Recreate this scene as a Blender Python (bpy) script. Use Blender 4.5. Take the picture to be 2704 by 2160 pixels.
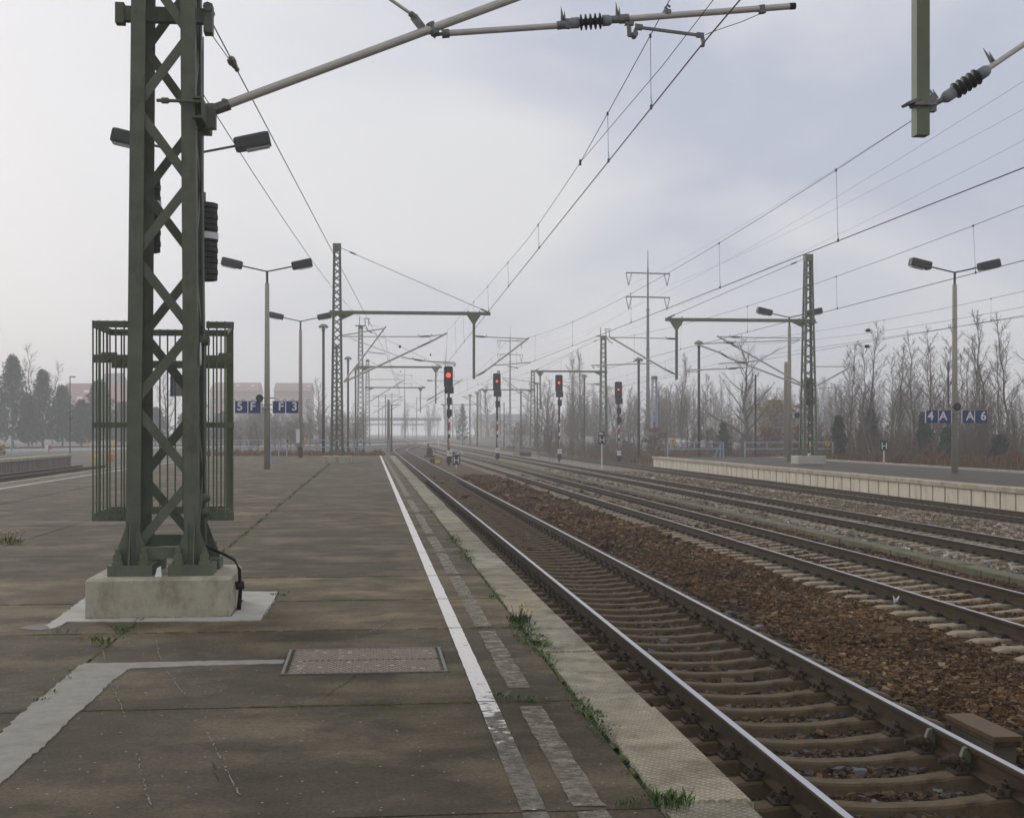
import bpy, bmesh, math, random
import numpy as np
from mathutils import Vector, Matrix
for o in list(bpy.data.objects): bpy.data.objects.remove(o)
SC = bpy.context.scene
COL = SC.collection
R = math.radians
random.seed(7); NR = np.random.RandomState(7)

# ------------------------------------------------------------------ camera
FPX, CX, HY, CAMZ = 3500.0, 1352.0, 1140.0, 1.86      # focal length, axis and horizon of the photograph in its pixels
TH = math.atan((1352.0 - 977.0) / FPX)                 # the lens points this far to the right of the rails
cd = bpy.data.cameras.new('camera'); cam = bpy.data.objects.new('camera', cd); COL.objects.link(cam)
cam.location = (0, 0, CAMZ); cam.rotation_euler = (R(90), 0, -TH)
cd.sensor_fit = 'HORIZONTAL'; cd.sensor_width = 36; cd.lens = FPX / 2704 * 36
cd.shift_y = 60.0 / 2704; cd.clip_start = 0.1; cd.clip_end = 6000
SC.camera = cam

# ------------------------------------------------------------------ sky, sun, exposure
SUN_AZ, SUN_EL = R(-28), R(18)                         # azimuth from +Y, negative = left
W = bpy.data.worlds.new('World'); SC.world = W; W.use_nodes = True
wn, wl = W.node_tree.nodes, W.node_tree.links
wn.clear()
wo = wn.new('ShaderNodeOutputWorld'); bg = wn.new('ShaderNodeBackground'); bg.inputs['Strength'].default_value = 0.1
sky = wn.new('ShaderNodeTexSky'); sky.sky_type = 'NISHITA'; sky.sun_disc = False
sky.sun_elevation = SUN_EL; sky.sun_rotation = SUN_AZ
sky.air_density = 1.0; sky.dust_density = 2.0; sky.ozone_density = 1.0
tc = wn.new('ShaderNodeTexCoord')
mp = wn.new('ShaderNodeMapping'); mp.inputs['Scale'].default_value = (1.0, 1.0, 2.6)
wl.new(tc.outputs['Generated'], mp.inputs['Vector'])
nz = wn.new('ShaderNodeTexNoise'); nz.inputs['Scale'].default_value = 2.9; nz.inputs['Detail'].default_value = 5; nz.inputs['Roughness'].default_value = .5
nz.inputs['Distortion'].default_value = .25
wl.new(mp.outputs['Vector'], nz.inputs['Vector'])
rp = wn.new('ShaderNodeValToRGB')                       # overcast: thinner bluish gaps and thicker white cloud
rp.color_ramp.elements[0].position = .36; rp.color_ramp.elements[0].color = (.53, .565, .69, 1)
rp.color_ramp.elements[1].position = .62; rp.color_ramp.elements[1].color = (.82, .82, .845, 1)
d2 = wn.new('ShaderNodeVectorMath'); d2.operation = 'DOT_PRODUCT'; d2.inputs[1].default_value = Vector((.50, .80, .36)).normalized()   # the cloud thins out towards the upper right
wl.new(tc.outputs['Generated'], d2.inputs[0])
m2_ = wn.new('ShaderNodeMapRange'); m2_.inputs['From Min'].default_value = .88; m2_.inputs['From Max'].default_value = 1.0; m2_.inputs['To Min'].default_value = .07; m2_.inputs['To Max'].default_value = -.10
wl.new(d2.outputs['Value'], m2_.inputs['Value']); ad = wn.new('ShaderNodeMath'); ad.operation = 'ADD'; wl.new(nz.outputs['Fac'], ad.inputs[0]); wl.new(m2_.outputs['Result'], ad.inputs[1])
wl.new(ad.outputs[0], rp.inputs['Fac'])
# the cloud layer is brighter around the place of the hidden sun
dt = wn.new('ShaderNodeVectorMath'); dt.operation = 'DOT_PRODUCT'
dt.inputs[1].default_value = (math.sin(SUN_AZ) * math.cos(SUN_EL), math.cos(SUN_AZ) * math.cos(SUN_EL), math.sin(SUN_EL))
wl.new(tc.outputs['Generated'], dt.inputs[0])
mr = wn.new('ShaderNodeMapRange'); mr.inputs['From Min'].default_value = .80; mr.inputs['From Max'].default_value = 1.0
mr.inputs['To Min'].default_value = 0; mr.inputs['To Max'].default_value = 1; mr.interpolation_type = 'SMOOTHSTEP'
wl.new(dt.outputs['Value'], mr.inputs['Value'])
glow = wn.new('ShaderNodeMixRGB'); glow.blend_type = 'MIX'; glow.inputs['Color2'].default_value = (.85, .858, .90, 1)
wl.new(mr.outputs['Result'], glow.inputs['Fac']); wl.new(rp.outputs['Color'], glow.inputs['Color1'])
sc10 = wn.new('ShaderNodeVectorMath'); sc10.operation = 'SCALE'; sc10.inputs['Scale'].default_value = 8.8
wl.new(glow.outputs['Color'], sc10.inputs[0])
mx = wn.new('ShaderNodeMixRGB'); mx.inputs['Fac'].default_value = .95
wl.new(sky.outputs['Color'], mx.inputs['Color1']); wl.new(sc10.outputs['Vector'], mx.inputs['Color2'])
wl.new(mx.outputs['Color'], bg.inputs['Color']); wl.new(bg.outputs['Background'], wo.inputs['Surface'])

sd = bpy.data.lights.new('sun', 'SUN'); sd.energy = 1.15; sd.angle = R(14); sd.color = (1, .985, .965)
sun = bpy.data.objects.new('sun', sd); COL.objects.link(sun)
sv = Vector((math.sin(SUN_AZ) * math.cos(SUN_EL), math.cos(SUN_AZ) * math.cos(SUN_EL), math.sin(SUN_EL)))
sun.rotation_euler = (-sv).to_track_quat('-Z', 'Y').to_euler(); sun.location = (-30, 30, 60)
SC.view_settings.view_transform = 'Standard'; SC.view_settings.look = 'None'
SC.view_settings.exposure = 0.13; SC.view_settings.gamma = 1.0; SC.view_settings.use_curve_mapping = False
try:
    SC.cycles.use_denoising = True
    SC.cycles.volume_bounces = 4; SC.cycles.max_bounces = 8
    SC.cycles.volume_max_steps = 64
except Exception: pass

# ------------------------------------------------------------------ measuring: a pixel of the photograph to a point of the yard
CT, ST = math.cos(TH), math.sin(TH)
def ray(px, py):
    a = (px - CX) / FPX
    return (a * CT + ST, CT - a * ST, (HY - py) / FPX)
def atY(px, py, Y):
    d = ray(px, py); t = Y / d[1]; return Vector((d[0] * t, Y, CAMZ + d[2] * t))
def atZ(px, py, z=0.0):
    d = ray(px, py); t = (z - CAMZ) / d[2]; return Vector((d[0] * t, d[1] * t, z))
def proj(p):
    xc = p[0] * CT - p[1] * ST; zc = p[0] * ST + p[1] * CT
    return (CX + FPX * xc / zc, HY - FPX * (p[2] - CAMZ) / zc)

# ------------------------------------------------------------------ mesh helpers
def frame(d, ref=None):
    d = Vector(d).normalized()
    r = Vector(ref) if ref is not None else (Vector((0, 0, 1)) if abs(d.z) < .9 else Vector((0, 1, 0)))
    u = r - d * r.dot(d)
    if u.length < 1e-6: u = Vector((1, 0, 0)) - d * d.x
    u.normalize(); return d, u, d.cross(u)
class MB:
    def __init__(s): s.v, s.f, s.m, s.k = [], [], [], 0
    def add(s, vs, fs, mi=0):
        n = len(s.v); s.v += [tuple(v) for v in vs]
        for f in fs: s.f.append([i + n for i in f]); s.m.append(mi)
        return s
    def box(s, c, d, rz=0.0, mi=0):
        x, y, z = d[0] / 2, d[1] / 2, d[2] / 2; cs, sn = math.cos(rz), math.sin(rz)
        vs = [(c[0] + cs * a * x - sn * b * y, c[1] + sn * a * x + cs * b * y, c[2] + e * z) for e in (-1, 1) for a, b in ((-1, -1), (1, -1), (1, 1), (-1, 1))]
        return s.add(vs, [(3, 2, 1, 0), (4, 5, 6, 7), (0, 1, 5, 4), (1, 2, 6, 5), (2, 3, 7, 6), (3, 0, 4, 7)], mi)
    def bbox(s, c, d, b, mi=0):                       # box with chamfered top and upright edges
        x, y, z = d[0] / 2, d[1] / 2, d[2] / 2
        def ring(ix, iy, zz): return [(c[0] + p, c[1] + q, zz) for p, q in ((-ix + b, -iy), (ix - b, -iy), (ix, -iy + b), (ix, iy - b), (ix - b, iy), (-ix + b, iy), (-ix, iy - b), (-ix, -iy + b))]
        vs = ring(x, y, c[2] - z) + ring(x, y, c[2] + z - b) + [(c[0] + (p[0] - c[0]) * (x - b) / x, c[1] + (p[1] - c[1]) * (y - b) / y, c[2] + z) for p in ring(x, y, 0)]
        fs = [tuple(range(7, -1, -1)), tuple(range(16, 24))]
        for k in (0, 8): fs += [(k + i, k + (i + 1) % 8, k + 8 + (i + 1) % 8, k + 8 + i) for i in range(8)]
        return s.add(vs, fs, mi)
    def bar(s, p, q, w, h, ref=None, mi=0):           # box from p to q; w across (cross product side), h along ref
        p, q = Vector(p), Vector(q); d, u, v = frame(q - p, ref)
        vs = [e + u * (b * h / 2) + v * (a * w / 2) for e in (p, q) for a, b in ((-1, -1), (1, -1), (1, 1), (-1, 1))]
        return s.add(vs, [(3, 2, 1, 0), (4, 5, 6, 7), (0, 1, 5, 4), (1, 2, 6, 5), (2, 3, 7, 6), (3, 0, 4, 7)], mi)
    def tube(s, p, q, r0, r1=None, n=8, cap=True, mi=0):
        p, q = Vector(p), Vector(q); d, u, v = frame(q - p); r1 = r0 if r1 is None else r1
        vs = [e + (u * math.cos(2 * math.pi * i / n) + v * math.sin(2 * math.pi * i / n)) * r for e, r in ((p, r0), (q, r1)) for i in range(n)]
        fs = [(i, (i + 1) % n, n + (i + 1) % n, n + i) for i in range(n)]
        if cap: fs += [tuple(range(n - 1, -1, -1)), tuple(range(n, 2 * n))]
        return s.add(vs, fs, mi)
    def ptube(s, pts, r, n=5, mi=0):
        pts = [Vector(p) for p in pts]; m = len(pts); vs = []; rr = r if isinstance(r, (list, tuple)) else [r] * m
        for i, p in enumerate(pts):
            d, u, v = frame(pts[min(i + 1, m - 1)] - pts[max(i - 1, 0)])
            vs += [p + (u * math.cos(2 * math.pi * k / n) + v * math.sin(2 * math.pi * k / n)) * rr[i] for k in range(n)]
        fs = [(i * n + k, i * n + (k + 1) % n, (i + 1) * n + (k + 1) % n, (i + 1) * n + k) for i in range(m - 1) for k in range(n)]
        fs += [tuple(range(n - 1, -1, -1)), tuple(range((m - 1) * n, m * n))]
        return s.add(vs, fs, mi)
    def lathe(s, p, q, prof, n=14, mi=0):             # prof: (fraction along p->q, radius)
        p, q = Vector(p), Vector(q); d, u, v = frame(q - p); L = (q - p); vs = []
        for t, r in prof: vs += [p + L * t + (u * math.cos(2 * math.pi * k / n) + v * math.sin(2 * math.pi * k / n)) * max(r, 1e-4) for k in range(n)]
        m = len(prof); fs = [(i * n + k, i * n + (k + 1) % n, (i + 1) * n + (k + 1) % n, (i + 1) * n + k) for i in range(m - 1) for k in range(n)]
        fs += [tuple(range(n - 1, -1, -1)), tuple(range((m - 1) * n, m * n))]
        return s.add(vs, fs, mi)
    def prism(s, poly, off, mi=0):                    # closed polygon (list of points) pushed along off
        a = [Vector(p) for p in poly]; o = Vector(off); n = len(a)
        fs = [tuple(range(n - 1, -1, -1)), tuple(range(n, 2 * n))] + [(i, (i + 1) % n, n + (i + 1) % n, n + i) for i in range(n)]
        return s.add(a + [p + o for p in a], fs, mi)
    def obj(s, name, mat, parent=None, smooth=False, **props):
        me = bpy.data.meshes.new(name); off = Vector((0, 0, 0)); q = parent
        while q is not None: off += q.location; q = q.parent
        me.from_pydata([(v[0] - off.x, v[1] - off.y, v[2] - off.z) for v in s.v], [], s.f)
        for m in (mat if isinstance(mat, (list, tuple)) else [mat]): me.materials.append(m)
        if any(s.m): me.polygons.foreach_set('material_index', s.m)
        if smooth: me.polygons.foreach_set('use_smooth', [True] * len(s.f))
        me.update()
        return link(name, me, parent, **props)
def link(name, me, parent=None, **props):
    o = bpy.data.objects.new(name, me); COL.objects.link(o)
    if parent is not None: o.parent = parent
    for k, v in props.items():
        if v is not None: o[k] = v
    return o
def thing(name, label, cat, loc=(0, 0, 0), group=None):
    o = bpy.data.objects.new(name, None); COL.objects.link(o); o.location = loc; o.empty_display_size = .2
    o['label'] = label; o['category'] = cat
    if group: o['group'] = group
    return o
def dup(root, loc, rz=0.0, sc=1.0, label=None, group=None):
    r = root.copy(); COL.objects.link(r); r.location = loc; r.rotation_euler = (0, 0, rz); r.scale = (sc,) * 3 if not isinstance(sc, tuple) else sc
    if label: r['label'] = label
    if group: r['group'] = group
    for ch in list(root.children):
        c = ch.copy(); COL.objects.link(c); c.parent = r
        for g in list(ch.children):
            d = g.copy(); COL.objects.link(d); d.parent = c
    return r
def np_mesh(name, V, T, mats, cols=None, parent=None, smooth=False, **props):   # V (n,3) array, T (m,k) index array
    me = bpy.data.meshes.new(name); n, (m, k) = len(V), T.shape
    me.vertices.add(n); me.vertices.foreach_set('co', np.ascontiguousarray(V, np.float32).ravel())
    me.loops.add(m * k); me.loops.foreach_set('vertex_index', np.ascontiguousarray(T, np.int32).ravel())
    me.polygons.add(m); me.polygons.foreach_set('loop_start', np.arange(0, m * k, k, dtype=np.int32))
    me.polygons.foreach_set('loop_total', np.full(m, k, np.int32))
    me.polygons.foreach_set('use_smooth', np.full(m, bool(smooth)))
    if cols is not None:
        a = me.color_attributes.new('tint', 'FLOAT_COLOR', 'POINT')
        a.data.foreach_set('color', np.ascontiguousarray(np.c_[cols, np.ones(n)], np.float32).ravel())
    for q in (mats if isinstance(mats, (list, tuple)) else [mats]): me.materials.append(q)
    me.update(calc_edges=True); me.validate()
    return link(name, me, parent, **props)

# ------------------------------------------------------------------ materials
MATS = {}
def mat(name, col, rough=.7, metal=0.0, var=.25, vscale=6.0, bump=.0, bscale=40.0, col2=None, spec=.2, tint=False, stretch=None, emit=None, dirt=None):
    m = bpy.data.materials.new(name); m.use_nodes = True; N, L = m.node_tree.nodes, m.node_tree.links
    b = N['Principled BSDF']; b.inputs['Roughness'].default_value = rough; b.inputs['Metallic'].default_value = metal
    b.inputs['Specular IOR Level'].default_value = spec
    t = N.new('ShaderNodeTexCoord'); vec = t.outputs['Object']
    if stretch:
        p = N.new('ShaderNodeMapping'); p.inputs['Scale'].default_value = stretch; L.new(vec, p.inputs['Vector']); vec = p.outputs['Vector']
    n = N.new('ShaderNodeTexNoise'); n.inputs['Scale'].default_value = vscale; n.inputs['Detail'].default_value = 6; n.inputs['Roughness'].default_value = .62
    L.new(vec, n.inputs['Vector'])
    r = N.new('ShaderNodeValToRGB'); r.color_ramp.elements[0].position = .32; r.color_ramp.elements[1].position = .68
    c2 = col2 or tuple(c * (1 + var) for c in col)
    r.color_ramp.elements[0].color = (*[c * (1 - var) for c in col], 1) if col2 is None else (*col, 1)
    r.color_ramp.elements[1].color = (*c2, 1)
    L.new(n.outputs['Fac'], r.inputs['Fac']); out = r.outputs['Color']
    if dirt:                                              # (colour, scale, low, high): blotches and streaks with a shape of their own
        n2 = N.new('ShaderNodeTexNoise'); n2.inputs['Scale'].default_value = dirt[1]; n2.inputs['Detail'].default_value = 8; n2.inputs['Roughness'].default_value = .7
        if len(dirt) > 4:
            p2 = N.new('ShaderNodeMapping'); p2.inputs['Scale'].default_value = dirt[4]; L.new(t.outputs['Object'], p2.inputs['Vector']); L.new(p2.outputs['Vector'], n2.inputs['Vector'])
        else: L.new(t.outputs['Object'], n2.inputs['Vector'])
        r2 = N.new('ShaderNodeValToRGB'); r2.color_ramp.elements[0].position = dirt[2]; r2.color_ramp.elements[1].position = dirt[3]
        L.new(n2.outputs['Fac'], r2.inputs['Fac'])
        mm = N.new('ShaderNodeMixRGB'); L.new(r2.outputs['Color'], mm.inputs['Fac']); L.new(out, mm.inputs['Color1']); mm.inputs['Color2'].default_value = (*dirt[0], 1); out = mm.outputs['Color']
    if tint:
        a = N.new('ShaderNodeAttribute'); a.attribute_name = 'tint'; mm = N.new('ShaderNodeMixRGB'); mm.blend_type = 'MULTIPLY'; mm.inputs['Fac'].default_value = 1
        L.new(out, mm.inputs['Color1']); L.new(a.outputs['Color'], mm.inputs['Color2']); out = mm.outputs['Color']
    L.new(out, b.inputs['Base Color'])
    if bump:
        n3 = N.new('ShaderNodeTexNoise'); n3.inputs['Scale'].default_value = bscale; n3.inputs['Detail'].default_value = 5; L.new(vec, n3.inputs['Vector'])
        bp = N.new('ShaderNodeBump'); bp.inputs['Strength'].default_value = bump; bp.inputs['Distance'].default_value = .02; L.new(n3.outputs['Fac'], bp.inputs['Height']); L.new(bp.outputs['Normal'], b.inputs['Normal'])
    if emit:
        b.inputs['Emission Color'].default_value = (*emit[0], 1); b.inputs['Emission Strength'].default_value = emit[1]
    MATS[name] = m; return m
GREEN = mat('green_paint', (.116, .134, .096), .6, var=.16, vscale=3.5, bump=.08, bscale=50, dirt=((.066, .066, .040), 7, .54, .8, (1, 1, .35)))
GREENL = mat('weathered_green_paint', (.135, .155, .095), .6, var=.15, vscale=2.0)
CONC = mat('grey_concrete', (.39, .365, .285), .88, var=.16, vscale=7, bump=.3, bscale=45, dirt=((.19, .172, .10), 4.5, .50, .76, (1, 1, .5)))
CONCL = mat('pale_concrete', (.44, .42, .37), .85, var=.14, vscale=3, bump=.15, bscale=60, dirt=((.33, .31, .26), 1.6, .5, .7))
POLE = mat('concrete_pole', (.31, .28, .23), .85, var=.15, vscale=2, stretch=(4, 4, .6), bump=.1)
ALU = mat('galvanised_tube', (.46, .44, .40), .42, metal=.35, var=.12, vscale=5, stretch=(1, 1, 6))
STEEL = mat('grey_steel_fitting', (.16, .155, .15), .5, metal=.5, var=.25, vscale=18)
DARK = mat('dark_iron', (.032, .032, .031), .6, var=.25, vscale=9)
WEIGHT = mat('cast_iron_weight', (.055, .056, .052), .7, var=.3, vscale=7, bump=.2)
RUST = mat('rusty_iron', (.055, .038, .024), .8, var=.35, vscale=14, bump=.2)
WIRE = mat('copper_wire', (.045, .036, .025), .55, metal=.3, var=.1)
WHITE = mat('white_enamel', (.72, .72, .71), .5, var=.06)
BLACK = mat('black_enamel', (.014, .015, .016), .55, var=.2)
BLUE = mat('navy_sign', (.022, .046, .150), .45, var=.1)
LETTER = mat('sign_lettering', (.66, .66, .67), .5, var=.04)
YELLOW = mat('yellow_enamel', (.62, .42, .07), .5, var=.1)
REDP = mat('red_paint', (.42, .035, .02), .5, var=.15)
ORANGE = mat('orange_paint', (.55, .20, .03), .5, var=.2)
LAMPH = mat('lamp_housing', (.026, .029, .026), .6, var=.15)
LENS = mat('lamp_glass', (.45, .45, .43), .3, var=.05)
RAILING = mat('blue_grey_railing', (.33, .37, .47), .5, var=.12, vscale=6)
REDLAMP = mat('red_signal_lamp', (.8, .05, .02), .3, emit=((1, .045, .015), 3.2))
PORC = mat('grey_insulator_cap', (.20, .22, .225), .4, var=.15)
INSUL = mat('dark_insulator_sheds', (.028, .026, .026), .35, var=.2)
HAZE_D = .00135
# ------------------------------------------------------------------ ground
PROF = [(-700, -.9), (-90, -.95), (-60, -.8), (-40, -.75), (-22, -.62), (-15, -.6), (1.0, -.71), (2.1, -.665), (4.95, -.665), (5.5, -.625), (6.8, -.635), (7.2, -.655), (9.6, -.66), (10.5, -.68),
        (10.95, -.66), (12.0, -.755), (14.8, -.755), (16.6, -.87), (19.4, -1.055), (22.3, -1.055), (33, -1.0), (38, -.9), (60, -.85), (90, -.4), (700, .5)]
def gz(x): return float(np.interp(x, [p[0] for p in PROF], [p[1] for p in PROF]))
EARTH = mat('brown_earth', (.075, .062, .042), .95, vscale=.35, var=.35, bump=.5, bscale=6, dirt=((.105, .10, .060), .12, .45, .6))

def bed_mat(name, c1, c2, c3, sc=14.0):
    m = bpy.data.materials.new(name); m.use_nodes = True; N, L = m.node_tree.nodes, m.node_tree.links; b = N['Principled BSDF']; b.inputs['Roughness'].default_value = .95; b.inputs['Specular IOR Level'].default_value = .15
    t = N.new('ShaderNodeTexCoord'); v = N.new('ShaderNodeTexVoronoi'); v.inputs['Scale'].default_value = sc; L.new(t.outputs['Object'], v.inputs['Vector'])
    r = N.new('ShaderNodeValToRGB'); e = r.color_ramp.elements; e[0].color = (*c1, 1); e[0].position = .15; e[1].color = (*c2, 1); e[1].position = .75
    x = N.new('ShaderNodeSeparateColor'); L.new(v.outputs['Color'], x.inputs['Color']); L.new(x.outputs['Red'], r.inputs['Fac'])
    n = N.new('ShaderNodeTexNoise'); n.inputs['Scale'].default_value = .7; n.inputs['Detail'].default_value = 6; L.new(t.outputs['Object'], n.inputs['Vector'])
    r2 = N.new('ShaderNodeValToRGB'); r2.color_ramp.elements[0].position = .42; r2.color_ramp.elements[1].position = .66; L.new(n.outputs['Fac'], r2.inputs['Fac'])
    mm = N.new('ShaderNodeMixRGB'); L.new(r2.outputs['Color'], mm.inputs['Fac']); L.new(r.outputs['Color'], mm.inputs['Color1']); mm.inputs['Color2'].default_value = (*c3, 1)
    L.new(mm.outputs['Color'], b.inputs['Base Color'])
    bp = N.new('ShaderNodeBump'); bp.inputs['Strength'].default_value = 1; bp.inputs['Distance'].default_value = .03; L.new(v.outputs['Distance'], bp.inputs['Height']); L.new(bp.outputs['Normal'], b.inputs['Normal'])
    return m
BEDA = bed_mat('brown_ballast', (.062, .039, .021), (.125, .080, .042), (.115, .086, .054))
BEDB = bed_mat('grey_ballast', (.15, .125, .09), (.31, .29, .26), (.20, .165, .115))
BEDC = bed_mat('clean_grey_ballast', (.24, .24, .24), (.45, .45, .44), (.36, .35, .33))
def sheet(name, xs, ys, dz, m, zf=gz, cut=None):
    V = np.array([(x, y, zf(x) + dz) for y in ys for x in xs]); nx = len(xs)
    T = np.array([(j * nx + i, j * nx + i + 1, (j + 1) * nx + i + 1, (j + 1) * nx + i) for j in range(len(ys) - 1) for i in range(nx - 1)])
    return np_mesh(name, V, T, m, kind='structure')
YG = [-40, -10, 0, 10, 20, 40, 60, 80, 100, 130, 160, 200, 260, 340, 450, 600, 800, 1100]
gx = sorted(set([p[0] for p in PROF] + [-400, -200, -130, 140, 220, 400]))
sheet('ground', gx, YG, -.012, EARTH)
sheet('ballast_ground', [1.0, 2.1, 3.5, 4.95, 5.5, 6.2, 7.0, 8.4, 9.75, 10.5], YG, .0, BEDA).name = 'brown_ballast_ground'
sheet('grey_ballast_ground', [10.5, 10.95, 12, 13.4, 14.8, 16.6, 19.4, 20.8, 22.3], YG[:-2], .0, BEDB)
sheet('track_side_ground', [-21.2, -18.5, -15.5, -13.4], [-10, 10, 30, 60, 96], .0, BEDB)

# ------------------------------------------------------------------ platform of the photographer: slabs with joints
SLAB = mat('dark_platform_slab', (.076, .0605, .037), .92, var=.36, vscale=1.6, bump=.35, bscale=90, tint=True, dirt=((.185, .146, .088), .8, .48, .70), stretch=(.75, 1.0, 1.0))
N, L = SLAB.node_tree.nodes, SLAB.node_tree.links                     # pale grit and fine dark pores in the slab surface
b = N['Principled BSDF']; src = b.inputs['Base Color'].links[0].from_socket; t = N.new('ShaderNodeTexCoord')
v = N.new('ShaderNodeTexNoise'); v.inputs['Scale'].default_value = 38; v.inputs['Detail'].default_value = 6; v.inputs['Roughness'].default_value = .8; L.new(t.outputs['Object'], v.inputs['Vector'])
r = N.new('ShaderNodeValToRGB'); r.color_ramp.elements[0].position = .30; r.color_ramp.elements[0].color = (.55, .55, .55, 1); r.color_ramp.elements[1].position = .72; r.color_ramp.elements[1].color = (1.55, 1.53, 1.48, 1)
e = r.color_ramp.elements.new(.5); e.color = (.98, .98, .98, 1); L.new(v.outputs['Fac'], r.inputs['Fac'])
mm = N.new('ShaderNodeMixRGB'); mm.blend_type = 'MULTIPLY'; mm.inputs['Fac'].default_value = 1; L.new(src, mm.inputs['Color1']); L.new(r.outputs['Color'], mm.inputs['Color2'])
vo = N.new('ShaderNodeTexVoronoi'); vo.inputs['Scale'].default_value = 17; vo.inputs['Randomness'].default_value = 1; L.new(t.outputs['Object'], vo.inputs['Vector'])
r = N.new('ShaderNodeValToRGB'); r.color_ramp.elements[0].position = .09; r.color_ramp.elements[0].color = (1, 1, 1, 1); r.color_ramp.elements[1].position = .16; r.color_ramp.elements[1].color = (0, 0, 0, 1); L.new(vo.outputs['Distance'], r.inputs['Fac'])
x = N.new('ShaderNodeSeparateColor'); L.new(vo.outputs['Color'], x.inputs['Color']); g = N.new('ShaderNodeMath'); g.operation = 'GREATER_THAN'; g.inputs[1].default_value = .78; L.new(x.outputs['Red'], g.inputs[0])
p = N.new('ShaderNodeMath'); p.operation = 'MULTIPLY'; L.new(r.outputs['Color'], p.inputs[0]); L.new(g.outputs[0], p.inputs[1])
m2 = N.new('ShaderNodeMixRGB'); L.new(p.outputs[0], m2.inputs['Fac']); L.new(mm.outputs['Color'], m2.inputs['Color1']); m2.inputs['Color2'].default_value = (.30, .28, .25, 1)
L.new(m2.outputs['Color'], b.inputs['Base Color'])
JY = [-4, -1.3, 1.2, 3.85, 6.45, 9.1, 12.55, 14.75, 17.15, 20.4, 23.6, 27, 30.4, 33.6, 36.7]
while JY[-1] < 102: JY.append(JY[-1] + 3.3)
JY[-1] = 103.5
LX = [-13.0, -9.45, -5.9, -2.27, 1.43]
TINT = {6: 1.36, 7: 1.42, 5: .92, 4: .84, 3: .82, 8: .98, 9: 1.08, 10: .98, 11: 1.15}
V, T, C = [], [], []; rnd = random.Random(3)
for i in range(len(JY) - 1):
    for j in range(len(LX) - 1):
        x0, x1, y0, y1 = LX[j] + .008, LX[j + 1] - .008, JY[i] + .007, JY[i + 1] - .007
        tn = TINT.get(i, 1.0 + .22 * rnd.random()) * (1 if j == 3 else .95 + .15 * rnd.random())
        tl = [rnd.uniform(-.004, .004) for _ in range(4)]; n = len(V); e = .012
        V += [(x0, y0, -.02), (x1, y0, -.02), (x1, y1, -.02), (x0, y1, -.02), (x0 + e * .4, y0 + e * .4, tl[0] * .5 - .003), (x1 - e * .4, y0 + e * .4, tl[1] * .5 - .003), (x1 - e * .4, y1 - e * .4, tl[2] * .5 - .003), (x0 + e * .4, y1 - e * .4, tl[3] * .5 - .003)]
        T += [(n + 4, n + 5, n + 6, n + 7), (n, n + 1, n + 5, n + 4), (n + 1, n + 2, n + 6, n + 5), (n + 2, n + 3, n + 7, n + 6), (n + 3, n, n + 4, n + 7)]
        wv = (tn, tn * (1 - .02 * (tn > 1.2)), tn * (1 - .06 * (tn > 1.2))); C += [wv] * 8
np_mesh('platform', np.array(V), np.array(T), SLAB, np.array(C), kind='structure')
JOINT = mat('joint_soil', (.022, .020, .014), 1, var=.4, vscale=5, dirt=((.040, .055, .012), 1.7, .5, .62))
MB().box((-5.75, 49.5, -.365), (15.1, 108, .69)).obj('platform_base', JOINT, kind='structure')
EDGE = mat('edge_stone', (.355, .32, .245), .9, var=.28, vscale=4, bump=.15, bscale=70, tint=True, dirt=((.15, .13, .085), 1.8, .50, .70))
N, L = EDGE.node_tree.nodes, EDGE.node_tree.links; b = N['Principled BSDF']; t = N.new('ShaderNodeTexCoord'); mpn = N.new('ShaderNodeMapping'); mpn.inputs['Rotation'].default_value = (0, 0, R(52)); L.new(t.outputs['Object'], mpn.inputs['Vector'])
w1 = N.new('ShaderNodeTexWave'); w1.inputs['Scale'].default_value = 9.5; w1.inputs['Distortion'].default_value = 3.2; w1.inputs['Detail'].default_value = 2; L.new(mpn.outputs['Vector'], w1.inputs['Vector'])
w2 = N.new('ShaderNodeTexWave'); w2.bands_direction = 'Y'; w2.inputs['Scale'].default_value = 7; w2.inputs['Distortion'].default_value = 4.0; L.new(mpn.outputs['Vector'], w2.inputs['Vector'])
pr = N.new('ShaderNodeMath'); pr.operation = 'MINIMUM'; L.new(w1.outputs['Fac'], pr.inputs[0]); L.new(w2.outputs['Fac'], pr.inputs[1])
rr = N.new('ShaderNodeValToRGB'); rr.color_ramp.elements[1].position = .4; L.new(pr.outputs[0], rr.inputs['Fac'])
bp = N.new('ShaderNodeBump'); bp.inputs['Strength'].default_value = .8; bp.inputs['Distance'].default_value = .012; L.new(rr.outputs['Color'], bp.inputs['Height']); L.new(bp.outputs['Normal'], b.inputs['Normal'])
src = b.inputs['Base Color'].links[0].from_socket; mm = N.new('ShaderNodeMixRGB'); mm.blend_type = 'MULTIPLY'; mm.inputs['Fac'].default_value = .30; L.new(src, mm.inputs['Color1']); L.new(rr.outputs['Color'], mm.inputs['Color2']); L.new(mm.outputs['Color'], b.inputs['Base Color'])
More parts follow.
